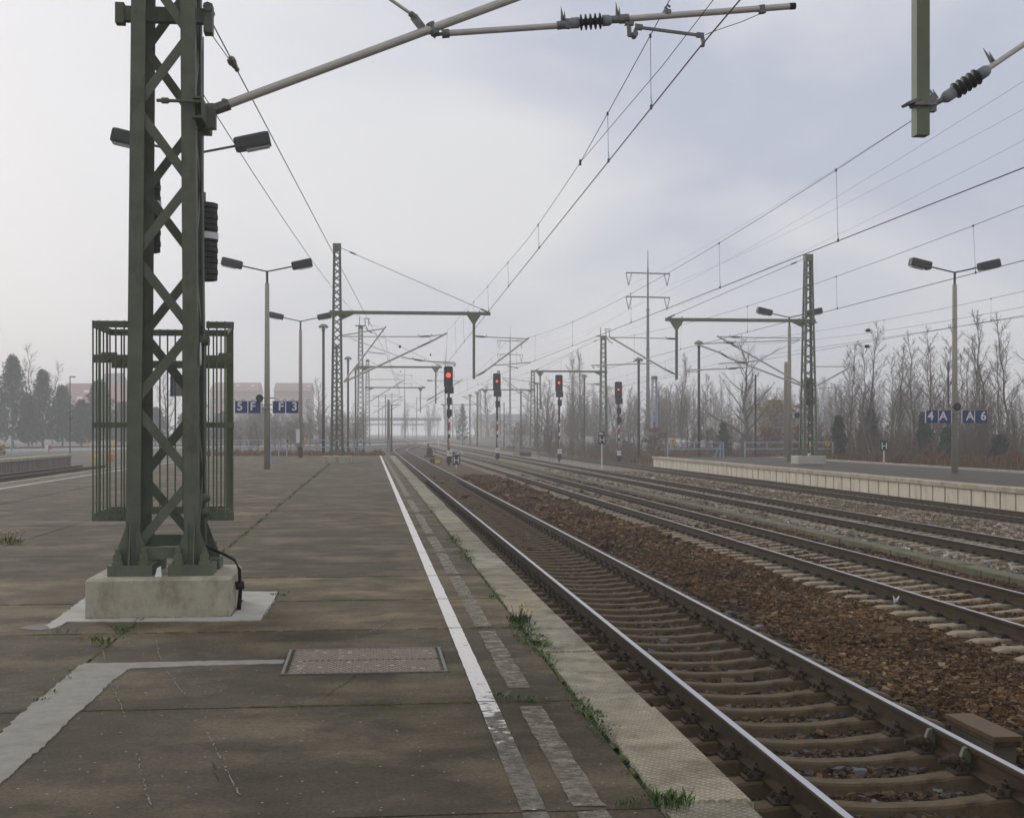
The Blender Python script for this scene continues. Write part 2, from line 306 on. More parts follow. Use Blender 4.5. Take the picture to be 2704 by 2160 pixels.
def edging(name, x0, x1, y0, y1, ztop, pitch, lean=.0):
    V, T, C = [], [], []; y = y0; k = 0
    while y < y1:
        e = .02; dz = rnd.uniform(-.006, .006); dx = rnd.uniform(-.014, .014); a, bb, c, d = x0 + dx, x1 + dx, y + .011, min(y + pitch, y1) - .011; n = len(V)
        rows = [(0, ztop - .19), (0, ztop + dz - e), (e, ztop + dz)]
        for ins, zz in rows: V += [(a + ins * .6, c + ins * .5, zz), (bb - ins, c + ins * .5, zz), (bb - ins, d - ins * .5, zz), (a + ins * .6, d - ins * .5, zz)]
        for q in (0, 4): T += [(n + q + i, n + q + (i + 1) % 4, n + q + 4 + (i + 1) % 4, n + q + 4 + i) for i in range(4)]
        T += [(n + 8, n + 9, n + 10, n + 11)]; tn = rnd.uniform(.85, 1.15); C += [(tn, tn * rnd.uniform(.97, 1.0), tn * rnd.uniform(.9, 1))] * 12
        y += pitch; k += 1
    return np_mesh(name, np.array(V), np.array(T), EDGE, np.array(C), kind='structure')
edging('platform_edging', 1.445, 1.915, 6.52 - 2.29 * 5, 103.5, .0, 2.29)
edging('platform_edging', -13.45, -13.02, -5, 103.5, .0, 2.29)
# weed strip and moss in the joints (ground cover)
MOSS = mat('moss', (.085, .095, .026), 1, var=.4, vscale=9, bump=.8, bscale=120)
LEAF = mat('weed_leaf', (.055, .095, .028), .6, var=.4, vscale=5, tint=True)
def blades(spots, name, m=LEAF, parent=None, **kw):   # spots: x, y, z, spread, height, count, flat(0..1), tint
    V, T, C = [], [], []
    for (x, y, z, sp, h, cnt, flat, tn) in spots:
        for _ in range(int(cnt)):
            a = rnd.uniform(0, 6.283); rr_ = sp * rnd.random() ** .7; bx, by = x + math.cos(a) * rr_ * .5, y + math.sin(a) * rr_ * .5
            d = rnd.uniform(0, 6.283); ln = h * rnd.uniform(.5, 1.1); up = math.cos(flat * 1.3 * rnd.uniform(.6, 1)) * ln; out = math.sin(flat * 1.3 * rnd.uniform(.6, 1)) * ln + .2 * h * rnd.random(); w = (.10 + .22 * flat) * ln * rnd.uniform(.5, 1)
            dx, dy = math.cos(d), math.sin(d); n = len(V)
            V += [(bx, by, z), (bx + dx * out * .5 - dy * w * .5, by + dy * out * .5 + dx * w * .5, z + up * .62), (bx + dx * out * .5 + dy * w * .5, by + dy * out * .5 - dx * w * .5, z + up * .58), (bx + dx * out, by + dy * out, z + up * (1 - .3 * flat))]
            T += [(n, n + 2, n + 1), (n + 1, n + 2, n + 3)]; k = rnd.uniform(.6, 1.5); C += [(tn[0] * k, tn[1] * k, tn[2] * k)] * 4
    return np_mesh(name, np.array(V), np.array(T), m, np.array(C), parent, **kw)
GR, BR, YG_ = (1, 1, 1), (2.0, .9, .8), (2.0, 1.5, .7)
sp = []; y = 5.6
while y < 60:
    d = max(0.15, math.sin(y * 1.7) * .5 + math.sin(y * .61 + 1) * .5 + .35) * (1 if y < 26 else .5)
    if rnd.random() < .8: sp.append((1.44 + rnd.gauss(0, .012), y, -.01, .20 * d + .03, .062 * d + .025, 15 * d + 3, rnd.uniform(.6, 1), GR if rnd.random() < .75 else YG_))
    y += .05 * (1 + y / 14)
for k in range(240):                                                     # joint along the mast line
    y = rnd.uniform(9, 78); sp.append((-2.27 + rnd.gauss(0, .01), y, -.01, .12, .05 + .001 * y, 6, .7, (2.2, 1.6, .8) if rnd.random() < .7 else GR))
for k in range(200):
    y = rnd.uniform(20, 90); sp.append((-9.45 + rnd.gauss(0, .02), y, -.01, .25, .07, 7, .8, YG_))
for yy in (9.1, 14.75):
    for k in range(70): sp.append((rnd.uniform(-2, 1.4), yy + rnd.gauss(0, .005), -.01, .06, .022, 5, .4, GR))
blades(sp, 'joint_weeds', kind='stuff')
V, T = [], []
def moss_run(p0, p1, w0, seg):
    for k in range(seg):
        t0, t1 = k / seg, (k + 1) / seg
        if rnd.random() < .32: continue
        a = [p0[i] + (p1[i] - p0[i]) * t0 for i in (0, 1)]; b2 = [p0[i] + (p1[i] - p0[i]) * t1 for i in (0, 1)]
        nx_, ny_ = (p1[1] - p0[1]), -(p1[0] - p0[0]); l = math.hypot(nx_, ny_); nx_, ny_ = nx_ / l, ny_ / l; w = w0 * rnd.uniform(.3, 1.3); n = len(V)
        V.extend([(a[0] - nx_ * w, a[1] - ny_ * w, -.006), (a[0], a[1], .004), (a[0] + nx_ * w, a[1] + ny_ * w, -.006), (b2[0] - nx_ * w * .8, b2[1] - ny_ * w * .8, -.006), (b2[0], b2[1], .004), (b2[0] + nx_ * w * .8, b2[1] + ny_ * w * .8, -.006)])
        T.extend([(n, n + 1, n + 4, n + 3), (n + 1, n + 2, n + 5, n + 4)])
for yy in (9.1, 12.55, 14.75, 17.15): moss_run((-2.2, yy), (1.42, yy), .012, 60)
moss_run((1.44, 6.2), (1.44, 30), .02, 160); moss_run((-2.27, 9.5), (-2.27, 80), .026, 260); moss_run((-9.45, 15), (-9.45, 90), .03, 260); moss_run((-9, 12.55), (-2.3, 12.55), .012, 60); moss_run((-9, 14.75), (-2.3, 14.75), .012, 60); moss_run((-6, 9.1), (-2.5, 9.1), .012, 30)
np_mesh('joint_moss', np.array(V), np.array(T), MOSS, kind='stuff')

# painted lines, worn away towards the camera
def line_mat(name, col, wear0, wear1, y0, y1, base, ghost=.3, soft=False):
    m = bpy.data.materials.new(name); m.use_nodes = True; N, L = m.node_tree.nodes, m.node_tree.links; b = N['Principled BSDF']; b.inputs['Roughness'].default_value = .75
    t = N.new('ShaderNodeTexCoord'); n = N.new('ShaderNodeTexNoise'); n.inputs['Scale'].default_value = 5.5; n.inputs['Detail'].default_value = 7; n.inputs['Roughness'].default_value = .68
    mp_ = N.new('ShaderNodeMapping'); mp_.inputs['Scale'].default_value = (1.0, 1.9, 1); L.new(t.outputs['Object'], mp_.inputs['Vector']); L.new(mp_.outputs['Vector'], n.inputs['Vector'])
    s = N.new('ShaderNodeSeparateXYZ'); L.new(t.outputs['Object'], s.inputs['Vector'])
    q = N.new('ShaderNodeMapRange'); q.inputs['From Min'].default_value = y0; q.inputs['From Max'].default_value = y1; q.inputs['To Min'].default_value = wear0; q.inputs['To Max'].default_value = wear1; L.new(s.outputs['Y'], q.inputs['Value'])
    d = N.new('ShaderNodeMath'); d.operation = 'SUBTRACT'; L.new(n.outputs['Fac'], d.inputs[0]); L.new(q.outputs['Result'], d.inputs[1])
    k = N.new('ShaderNodeMath'); k.operation = 'MULTIPLY'; k.inputs[1].default_value = 28; k.use_clamp = True; L.new(d.outputs[0], k.inputs[0])
    c = N.new('ShaderNodeMixRGB'); c.inputs['Color1'].default_value = (*base, 1); c.inputs['Color2'].default_value = (*col, 1); L.new(k.outputs[0], c.inputs['Fac'])
    n2 = N.new('ShaderNodeTexNoise'); n2.inputs['Scale'].default_value = 40; n2.inputs['Detail'].default_value = 4; L.new(t.outputs['Object'], n2.inputs['Vector'])
    r3 = N.new('ShaderNodeMapRange'); r3.inputs['To Min'].default_value = .65; r3.inputs['To Max'].default_value = 1.35; L.new(n2.outputs['Fac'], r3.inputs['Value'])
    c2 = N.new('ShaderNodeVectorMath'); c2.operation = 'SCALE'; L.new(c.outputs['Color'], c2.inputs[0]); L.new(r3.outputs['Result'], c2.inputs['Scale'])
    L.new(c2.outputs['Vector'], b.inputs['Base Color'])
    n4 = N.new('ShaderNodeTexNoise'); n4.inputs['Scale'].default_value = 9; n4.inputs['Detail'].default_value = 8; n4.inputs['Roughness'].default_value = .75; L.new(t.outputs['Object'], n4.inputs['Vector'])
    al = N.new('ShaderNodeMapRange'); al.inputs['From Min'].default_value = .42; al.inputs['From Max'].default_value = .60; al.inputs['To Min'].default_value = ghost; al.inputs['To Max'].default_value = min(1, ghost + .55); L.new(n4.outputs['Fac'], al.inputs['Value'])
    mxa = N.new('ShaderNodeMath'); mxa.operation = 'MAXIMUM'; L.new(k.outputs[0], mxa.inputs[0]); L.new(al.outputs['Result'], mxa.inputs[1]); L.new(mxa.outputs[0] if not soft else al.outputs['Result'], b.inputs['Alpha']); return m
PAINT = line_mat('white_line_paint', (.70, .66, .62), .625, .33, 7.6, 9.8, (.165, .145, .112), .45)
FADED = line_mat('faded_line_paint', (.30, .27, .205), .52, .44, 5, 40, (.19, .163, .118), .34, True)
def strips(name, x0, x1, runs, m, z=.004, rag=.0015):
    mb = MB()
    for y0, y1 in runs:
        n = max(2, int((y1 - y0) / (.1 if y0 < 18 else .5))); j = lambda: rnd.gauss(0, rag); ys = [y0 + (y1 - y0) * k / n for k in range(n + 1)]; base = len(mb.v); vs = []
        for k, yy in enumerate(ys): e = .03 * rag / .006 if k in (0, n) else 0; vs += [(x0 + j(), yy + rnd.uniform(-e, e), z), (x1 + j(), yy + rnd.uniform(-e, e), z)]
        mb.add(vs, [(2 * k, 2 * k + 1, 2 * k + 3, 2 * k + 2) for k in range(n)])
    return mb.obj(name, m, kind='structure')
strips('white_platform_line', .738, .862, [(JY[i] + .02, JY[i + 1] - .02) for i in range(2, len(JY) - 1)], PAINT)
strips('faded_platform_line', 1.0, 1.158, [(2, 6.42), (6.5, 8.9), (9.55, 12.3), (12.6, 14.72), (14.85, 17.1), (17.3, 20.3), (20.6, 23.5), (24.2, 30), (30.8, 36), (38, 100)], FADED, rag=.0045)
strips('white_platform_line', -12.05, -11.93, [(5, 100)], PAINT); strips('faded_platform_line', -12.5, -12.35, [(5, 100)], FADED)

# cement strip and pale slab round the mast foot: irregular sheets a few millimetres thick
def blob(pts, name, m, z=.004, jit=.012, seg=.07):
    out = []
    for i in range(len(pts)):
        a, b2 = Vector(pts[i]), Vector(pts[(i + 1) % len(pts)]); n = max(1, int((b2 - a).length / seg))
        for k in range(n):
            p = a.lerp(b2, k / n); out.append((p.x + rnd.gauss(0, jit), p.y + rnd.gauss(0, jit), z))
    bm = bmesh.new(); vs = [bm.verts.new(p) for p in out]; f = bm.faces.new(vs); r_ = bmesh.ops.extrude_face_region(bm, geom=[f])
    for v_ in [g_ for g_ in r_['geom'] if isinstance(g_, bmesh.types.BMVert)]: v_.co.z -= z + .01
    bmesh.ops.triangulate(bm, faces=bm.faces[:]); bmesh.ops.recalc_face_normals(bm, faces=bm.faces[:])
    me = bpy.data.meshes.new(name); bm.to_mesh(me); bm.free(); me.materials.append(m); return link(name, me, kind='structure')
G = lambda a, b2: tuple(atZ(a, b2, 0))[:2] + (0,)
CEM = mat('cement_patch', (.27, .255, .22), .9, var=.12, vscale=7, bump=.3, bscale=80, dirt=((.17, .15, .11), 2.6, .52, .74))
blob([G(-60, 1990), G(60, 1880), G(160, 1800), G(218, 1752), G(330, 1750), G(520, 1746), G(752, 1742), G(748, 1752), G(560, 1757), G(345, 1765), G(305, 1790), G(255, 1838), G(180, 1905), G(110, 1975), G(40, 2035), G(-60, 2120)], 'cement_patch_ground', CEM, jit=.007, seg=.045)
blob([G(120, 1652), G(150, 1634), G(232, 1573), G(420, 1560), G(735, 1563), G(722, 1590), G(690, 1638), G(560, 1640), G(355, 1641), G(180, 1642), G(160, 1652), G(135, 1660)], 'pale_slab_ground', CONCL, z=.006, jit=.007, seg=.06)

blob([G(48, 1660), G(85, 1650), G(125, 1646), G(170, 1642), G(150, 1660), G(100, 1664)], 'cement_smear_ground', mat('faint_cement', (.20, .185, .15), .9, var=.2, vscale=8), z=.002, jit=.02, seg=.05)
SCR = mat('chalky_scratch', (.21, .185, .15), .9, var=.3, vscale=20); CRK = mat('crack', (.03, .026, .02), 1)
def scratches(name, lines, m, w, gap=.25, z=.0025):
    mb = MB()
    for ln in lines:
        pts = [Vector(G(*q)) for q in ln]
        for a, b2 in zip(pts[:-1], pts[1:]):
            n = max(1, int((b2 - a).length / .035))
            for k in range(n):
                if rnd.random() < gap: continue
                p, q = a.lerp(b2, k / n), a.lerp(b2, (k + 1) / n); u = (q - p).normalized(); v = Vector((-u.y, u.x, 0)) * w * rnd.uniform(.3, 1.1); o_ = Vector((rnd.gauss(0, .003), rnd.gauss(0, .003), z)); mb.add([p + v + o_, p - v + o_, q - v * .8 + o_, q + v * .8 + o_], [(0, 1, 2, 3)])
    mb.obj(name, m, kind='structure')
scratches('scratch_marks', [[(412, 1688), (420, 1730), (437, 1765), (470, 1815), (489, 1833)], [(537, 1915), (575, 1987), (600, 2035), (620, 2075), (638, 2109)], [(270, 1715), (280, 1750)], [(291, 1803), (316, 1853), (330, 1890)], [(360, 1990), (375, 2045), (388, 2095), (399, 2125)]], SCR, .006, .3)
scratches('scratch_marks', [[(1046, 1622), (1030, 1640), (1005, 1652), (975, 1668)]], SCR, .008, .08)
scratches('cracks', [[(940, 1782), (915, 1802), (880, 1822), (858, 1842)], [(1180, 1774), (1250, 1772), (1330, 1771), (1450, 1768), (1500, 1767)], [(560, 2010), (575, 2060)]], CRK, .005, .06)

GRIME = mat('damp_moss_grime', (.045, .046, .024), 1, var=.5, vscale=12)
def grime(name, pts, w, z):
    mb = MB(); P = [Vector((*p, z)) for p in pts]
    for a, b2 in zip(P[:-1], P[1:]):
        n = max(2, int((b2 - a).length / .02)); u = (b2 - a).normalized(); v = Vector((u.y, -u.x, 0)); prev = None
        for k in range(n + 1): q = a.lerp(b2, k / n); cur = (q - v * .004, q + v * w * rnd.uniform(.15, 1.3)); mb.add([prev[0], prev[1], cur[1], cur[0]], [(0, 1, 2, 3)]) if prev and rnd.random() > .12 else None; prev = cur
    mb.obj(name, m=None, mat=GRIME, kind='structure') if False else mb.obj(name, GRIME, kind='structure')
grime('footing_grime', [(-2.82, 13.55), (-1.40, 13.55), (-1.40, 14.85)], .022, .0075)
scratches('cracks', [[(355, 1641), (368, 1630), (382, 1618)], [(690, 1638), (705, 1612), (722, 1590), (735, 1564)], [(640, 1592), (700, 1592), (722, 1590)]], CRK, .006, .05, .0075)

# ------------------------------------------------------------------ the other platforms
PTOP = mat('dark_far_platform_top', (.080, .072, .058), .9, vscale=.8, var=.25, bump=.3, bscale=30, dirt=((.12, .125, .06), .8, .6, .75))
WALLM = mat('cream_platform_wall', (.66, .585, .45), .9, var=.1, vscale=1.2, bump=.15, bscale=12, dirt=((.30, .25, .16), 1.6, .53, .75, (1, 1, .25)))
COPE = mat('platform_coping', (.38, .33, .24), .9, var=.25, vscale=1.5, bump=.2, bscale=25)
PZ = -.13
def far_platform(xw, xe, y0, y1, zt, sgn, name, wm, pw, runs=None):
    MB().box(((xw + xe) / 2, (y0 + y1) / 2, (zt - .05 - 1.6) / 2), (abs(xe - xw) - .3, y1 - y0 - .3, zt - .05 + 1.6)).obj(name, PTOP, kind='structure')
    mb = MB(); y = y0; x = xw
    while y < y1 - .01:                                              # upright wall panels with open joints
        d = min(pw, y1 - y); mb.box((x + sgn * .10 + rnd.uniform(-.006, .006), y + d / 2, (zt - .16 - 1.5) / 2), (.16, d - .12, zt - .16 + 1.5)); y += d
    mb.box(((xw + xe) / 2, y1 - .08, (zt - .16 - 1.5) / 2), (abs(xe - xw) - .25, .14, zt - .16 + 1.5))
    w = mb.obj(name + '_wall', wm, label=None); mb = MB(); y = y0
    while y < y1 - .01:
        d = min(2.3, y1 - y); mb.bbox((x + sgn * .2, y + d / 2, zt - .07 + rnd.uniform(-.008, .008)), (.56, d - .012, .18), .025); y += d
    c = mb.obj('coping', COPE, w); return w
w = far_platform(22.55, 32.9, -5, 104.5, PZ, 1, 'right_platform', WALLM, 1.15)
w.name = 'platform_wall'; w['label'] = 'cream concrete panel wall under the edge of the right hand platform'; w['category'] = 'wall'
w = far_platform(-21.1, -34, -5, 97, .27, -1, 'left_platform', mat('grey_platform_wall', (.17, .155, .125), .9, var=.3, vscale=1, stretch=(1, 3, .4), bump=.2), .62)
w.name = 'platform_wall'; w['label'] = 'dark grey panel wall under the edge of the low left hand platform'; w['category'] = 'wall'
strips('white_platform_line', 31.9, 32.1, [(0, 104)], line_mat('white_edge_paint', (.62, .60, .56), .34, .34, 0, 1, (.2, .18, .15)), z=PZ - .045)
strips('white_platform_line', 23.5, 23.62, [(0, 104)], bpy.data.materials['white_edge_paint'], z=PZ - .045)
MB().box((32.75, 50, PZ - .07), (.35, 108, .16)).obj('platform_edging', COPE, kind='structure')

# ------------------------------------------------------------------ tracks
RUSTR = mat('rail_side', (.060, .041, .022), .85, spec=.1, var=.18, vscale=5, bump=.06)
SHINE = mat('rail_running_face', (.52, .52, .54), .30, metal=.85, var=.12, vscale=3, stretch=(14, .4, 1))
DULLR = mat('rail_dull_top', (.30, .27, .22), .4, metal=.7, var=.2, vscale=4, stretch=(8, .5, 1))
SLEEP = mat('concrete_sleeper', (.128, .095, .055), .9, var=.3, vscale=3.5, bump=.3, bscale=60, dirt=((.058, .042, .025), 3.5, .48, .66))
SLEEPL = mat('pale_concrete_sleeper', (.30, .25, .175), .9, var=.25, vscale=3.5, bump=.3, bscale=60, dirt=((.12, .095, .062), 3.5, .55, .7))
RP = [(-.07, -.172), (.07, -.172), (.07, -.163), (.012, -.140), (.009, -.05), (.034, -.036), (.036, -.008), (.026, 0), (-.026, 0), (-.036, -.008), (-.034, -.036), (-.009, -.05), (-.012, -.140), (-.07, -.163)]
def sweep_rail(pts, parent, top=SHINE):
    V, T = [], []; n = len(RP); mi = []
    for i, p in enumerate(pts):
        a, b2 = pts[max(i - 1, 0)], pts[min(i + 1, len(pts) - 1)]; d = Vector((b2[0] - a[0], b2[1] - a[1], 0)).normalized()
        for u, z in RP: V.append((p[0] + d.y * u, p[1] - d.x * u, p[2] + z))
    for i in range(len(pts) - 1):
        for k in range(n):
            T.append((i * n + k, i * n + (k + 1) % n, (i + 1) * n + (k + 1) % n, (i + 1) * n + k)); mi.append(1 if k == 7 else 0)
    off = np.array(parent.location); o = np_mesh('rail', np.array(V) - off, np.array(T)[:, ::-1], [RUSTR, top], parent=parent)
    o.data.polygons.foreach_set('material_index', mi); return o
def sleeper_mesh(m, L_=2.6):                                            # waisted concrete sleeper, high under the rails
    st = [(a_, b_ * .82, c_) for a_, b_, c_ in [(-1.3, .150, .035), (-1.18, .158, .0), (-.98, .158, .0), (-.90, .155, .012), (-.60, .15, .012), (-.48, .14, -.004), (-.2, .115, -.028), (.2, .115, -.028), (.48, .14, -.004), (.60, .15, .012), (.90, .155, .012), (.98, .158, .0), (1.18, .158, .0), (1.3, .150, .035)]]
    mb = MB(); vs = []
    for i, (x, w, h) in enumerate(st):
        hh = (h if i not in (0, len(st) - 1) else -.035)
        vs += [(x, -w, -.2), (x, -w * .80, hh - .018), (x, -w * .68, hh), (x, w * .68, hh), (x, w * .80, hh - .018), (x, w, -.2)]
    fs = [(i * 6 + k, i * 6 + (k + 1) % 6, (i + 1) * 6 + (k + 1) % 6, (i + 1) * 6 + k) for i in range(len(st) - 1) for k in range(6)]
    fs += [tuple(range(5, -1, -1)), tuple(range((len(st) - 1) * 6, len(st) * 6))]
    o = mb.add(vs, fs).obj('sleeper', m); me = o.data; bpy.data.objects.remove(o); return me
SM, SML = sleeper_mesh(SLEEP), sleeper_mesh(SLEEPL)
def fastening_mesh(kind):
    mb = MB()
    if kind == 'plate':                                                  # ribbed base plate, clamps and bolts both sides of the rail
        mb.box((0, 0, .021), (.36, .17, .018)); mb.box((.085, 0, .045), (.02, .16, .04)); mb.box((-.085, 0, .045), (.02, .16, .04))
        for s in (-1, 1):
            mb.box((s * .062, 0, .060), (.055, .08, .022)); mb.tube((s * .085, 0, .05), (s * .085, 0, .125), .013, n=6); mb.tube((s * .085, 0, .072), (s * .085, 0, .100), .024, n=6)
            mb.ptube([(s * .07, -.035, .075), (s * .09, -.04, .095), (s * .10, 0, .10), (s * .09, .04, .095), (s * .07, .035, .075)], .009, 5)
            for e in (-1, 1): mb.tube((s * .14, e * .05, .03), (s * .14, e * .05, .058), .022, n=6); mb.tube((s * .14, e * .05, .05), (s * .14, e * .05, .072), .013, n=6)
    else:                                                                # spring clip on an angled guide plate
        mb.box((0, 0, .019), (.17, .16, .012))
        for s in (-1, 1):
            mb.box((s * .12, 0, .03), (.09, .13, .03)); mb.tube((s * .115, 0, .04), (s * .115, 0, .075), .02, n=6)
            mb.ptube([(s * .06, -.045, .04), (s * .10, -.06, .055), (s * .145, -.045, .05), (s * .115, -.012, .062), (s * .09, 0, .064), (s * .115, .012, .062), (s * .145, .045, .05), (s * .10, .06, .055), (s * .06, .045, .04)], .011, 5)
    o = mb.obj('rail_fastening', RUST if kind == 'plate' else DARK); me = o.data; bpy.data.objects.remove(o); return me
FP, FC = fastening_mesh('plate'), fastening_mesh('clip')
TRK = [(3.515, -.373), (8.33, -.40), (13.35, -.50), (20.8, -.80)]
TLAB = ['railway track right beside the white lined platform, its near end in the foreground', 'second railway track from the platform, with sleeper ends showing in brown ballast',
        'third railway track, in grey ballast beyond the concrete trough', 'farthest railway track, under the cream wall of the right hand platform']
def cx1(y):
    t = min(max((y - 150) / 102, 0), 1); t = t * t * (3 - 2 * t); return 3.515 + (8.33 - 3.515) * t
def merged(name, me, xs, parent, m, zc, stuff=True):
    vs = np.empty(len(me.vertices) * 3, np.float32); me.vertices.foreach_get('co', vs); vs = vs.reshape(-1, 3); fs = [list(p_.vertices) for p_ in me.polygons]
    mb = MB()
    for (x, y) in xs: mb.add([(v_[0] + x, v_[1] + y, v_[2] + zc) for v_ in vs], fs)
    return mb.obj(name, m, parent, kind='stuff' if stuff else None)
Y0S = [3.6, 12.6, 21.6, 34.2]; YFAR = [150, 170, 150, 160]
for i, (cx, zr) in enumerate(TRK):
    t = thing('railway_track', TLAB[i], 'track', (cx, 0, 0), 'tracks between the platforms')
    ys = [-6, 40, 80, 120, 150] + ([155 + 4 * k for k in range(25)] if i == 0 else [300, 600])
    for s in (-1, 1):
        sweep_rail([((cx1(y) if i == 0 else cx) + s * .7535, y, zr) for y in ys], t, DULLR if i == 3 else SHINE)
    zs = zr - .19; me, fm = (SM, FP) if i == 0 else (SML, FC)
    for k in range(100):
        o = bpy.data.objects.new('sleeper', me); COL.objects.link(o); o.parent = t; o.location = (rnd.uniform(-.01, .01), Y0S[i] + .6 * k, zs); o.rotation_euler = (0, 0, rnd.gauss(0, .004))
        for s in (-1, 1):
            f = bpy.data.objects.new('rail_fastening', fm); COL.objects.link(f); f.parent = o; f.location = (s * .7535, 0, -.002)
    far = [(cx, Y0S[i] + .6 * k) for k in range(100, int((YFAR[i] - Y0S[i]) / .6))]
    merged('sleeper', me, far, t, SLEEP if i == 0 else SLEEPL, zs)
# the dead-end track at the left and the curved one beyond
t = thing('railway_track', 'dark dead end track between the left platform edge and the grey panel wall', 'track', (-18.55, 0, 0), 'tracks on the left')
for s in (-1, 1): sweep_rail([(-18.55 + s * .7535, y, -.373) for y in (-5, 40, 92)], t, DULLR)
SLEEPD = mat('dark_timber_sleeper', (.045, .036, .026), .9, var=.3, vscale=6, stretch=(1, 8, 1))
mb = MB()
for k in range(100):
    o = MB().bbox((-18.55, 34 + .6 * k, -.62), (2.5, .24, .16), .01).obj('sleeper', SLEEPD, t)
CURVE = [(-75, 120), (-66, 142), (-57, 163), (-49, 180), (-41, 194), (-31, 210), (-19, 228), (-5, 250), (6, 275), (14, 310)]
def smooth(pts, n=8):
    out = []
    for i in range(len(pts) - 1):
        p0, p1, p2, p3 = [np.array(pts[min(max(i + k, 0), len(pts) - 1)], float) for k in (-1, 0, 1, 2)]
        for k in range(n):
            u = k / n; out.append(tuple(.5 * (2 * p1 + (p2 - p0) * u + (2 * p0 - 5 * p1 + 4 * p2 - p3) * u * u + (3 * p1 - p0 - 3 * p2 + p3) * u ** 3)))
    return out + [tuple(pts[-1])]
CV = smooth(CURVE)
def ribbon(cv, w, z):
    V = []
    for i, p in enumerate(cv):
        a, b2 = cv[max(i - 1, 0)], cv[min(i + 1, len(cv) - 1)]; d = Vector((b2[0] - a[0], b2[1] - a[1], 0)).normalized()
        for s, zz in ((-w - 1.2, z - .6), (-w, z), (w, z), (w + 1.2, z - .6)): V.append((p[0] + d.y * s, p[1] - d.x * s, zz))
    T = [(i * 4 + k, i * 4 + k + 1, (i + 1) * 4 + k + 1, (i + 1) * 4 + k) for i in range(len(cv) - 1) for k in range(3)]
    return np.array(V), np.array(T)
V, T = ribbon(CV, 1.9, -.42); np_mesh('curved_ballast_ground', V, T, BEDC, kind='structure')
t = thing('railway_track', 'hazy track curving across the left background on pale grey ballast', 'track', (-40, 190, 0), 'tracks on the left')
def offs(cv, s, z):
    out = []
    for i, p in enumerate(cv):
        a, b2 = cv[max(i - 1, 0)], cv[min(i + 1, len(cv) - 1)]; d = Vector((b2[0] - a[0], b2[1] - a[1], 0)).normalized(); out.append((p[0] + d.y * s, p[1] - d.x * s, z))
    return out
for s in (-1, 1): sweep_rail(offs(CV, s * .7535, -.2), t, DULLR)
mb = MB()
for i in range(len(CV) - 1):
    a, b2 = Vector((*CV[i], -.40)), Vector((*CV[i + 1], -.40)); d, u, v_ = frame(b2 - a); n = max(1, int((b2 - a).length / .65))
    for k in range(n): c = a.lerp(b2, k / n); mb.bar(c - v_ * 1.3, c + v_ * 1.3, .25, .14)
mb.obj('sleeper', SLEEPL, t, kind='stuff')
# cable trough of concrete lids between the second and third track
mb = MB(); y = 10
while y < 150: mb.bbox((10.72 + rnd.gauss(0, .01), y + .5, -.60 + rnd.gauss(0, .006)), (.36, .985, .12), .012); y += 1
mb.obj('cable_trough', mat('mossy_concrete_lid', (.135, .125, .075), .9, var=.3, vscale=2.5, bump=.3), label='long mossy concrete cable trough between the second and third track', category='trough')

# ------------------------------------------------------------------ ballast stones
STONE = mat('ballast_stone', (.92, .92, .92), .85, var=.12, vscale=30, tint=True, spec=.12)
def protos(n):
    base = np.array([(a, b2, c) for a in (-1, 1) for b2 in (-1, 1) for c in (-1, 1)], float); P = []
    for _ in range(n):
        q = base * NR.uniform(.55, 1.0, (8, 3)) + NR.normal(0, .16, (8, 3)); q *= np.array([1.1, .85, .76]); P.append(q)
    return np.array(P)
PR = protos(24); QF = np.array([(0, 1, 3, 2), (4, 6, 7, 5), (0, 4, 5, 1), (2, 3, 7, 6), (0, 2, 6, 4), (1, 5, 7, 3)])
QT = np.array([t_ for f in QF for t_ in ((f[0], f[1], f[2]), (f[0], f[2], f[3]))])
def stones(name, zones, palette, sleepers, **kw):
    Vs, Cs = [], []
    for (x0, x1, y0, y1, dens, size) in zones:
        n = int((x1 - x0) * (y1 - y0) * dens); x = NR.uniform(x0, x1, n); y = NR.uniform(y0, y1, n)
        zc = x * ST + y * CT; u = (x * CT - y * ST) / zc; keep = (u < .43) & (u > -.2)
        for (cx, zr, ph, lift) in sleepers:
            dx = np.abs(x - cx); k = np.abs((y - ph + .3) % .6 - .3)
            keep &= ~((dx < 1.28) & (k < .135)); keep &= ~(np.abs(dx - .7535) < .11)
        x, y = x[keep], y[keep]; n = len(x)
        z = np.interp(x, [p_[0] for p_ in PROF], [p_[1] for p_ in PROF]) + NR.uniform(-.012, .028, n) + .02 * np.sin(x * 3.1 + y * 1.3) * np.sin(y * 2.2 - x)
        P = PR[NR.randint(0, len(PR), n)] * (size * NR.lognormal(-.06, .30, n))[:, None, None]
        a = NR.uniform(0, 6.283, n); ca, sa = np.cos(a), np.sin(a); b2 = NR.normal(0, .45, n); cb, sb = np.cos(b2), np.sin(b2)
        X, Y, Z = P[..., 0], P[..., 1] * cb[:, None] - P[..., 2] * sb[:, None], P[..., 1] * sb[:, None] + P[..., 2] * cb[:, None]
        Vs.append(np.stack([X * ca[:, None] - Y * sa[:, None] + x[:, None], X * sa[:, None] + Y * ca[:, None] + y[:, None], Z + z[:, None]], -1).reshape(-1, 3))
        pal, wt = palette(x, y); c = np.array(pal)[NR.choice(len(pal), n, p=wt)]
        c = c * (.80 + .22 * np.sin(x * 1.7 + .8 * np.sin(y * .9)) * np.sin(y * .75 + .6 * x))[:, None] * NR.lognormal(0, .34, n)[:, None]; Cs.append(np.repeat(c, 8, 0))
    V, C = np.concatenate(Vs), np.concatenate(Cs); k = len(V) // 8
    T = (QT[None] + (np.arange(k) * 8)[:, None, None]).reshape(-1, 3)
    return np_mesh(name, V, T, STONE, C, kind='stuff', **kw)
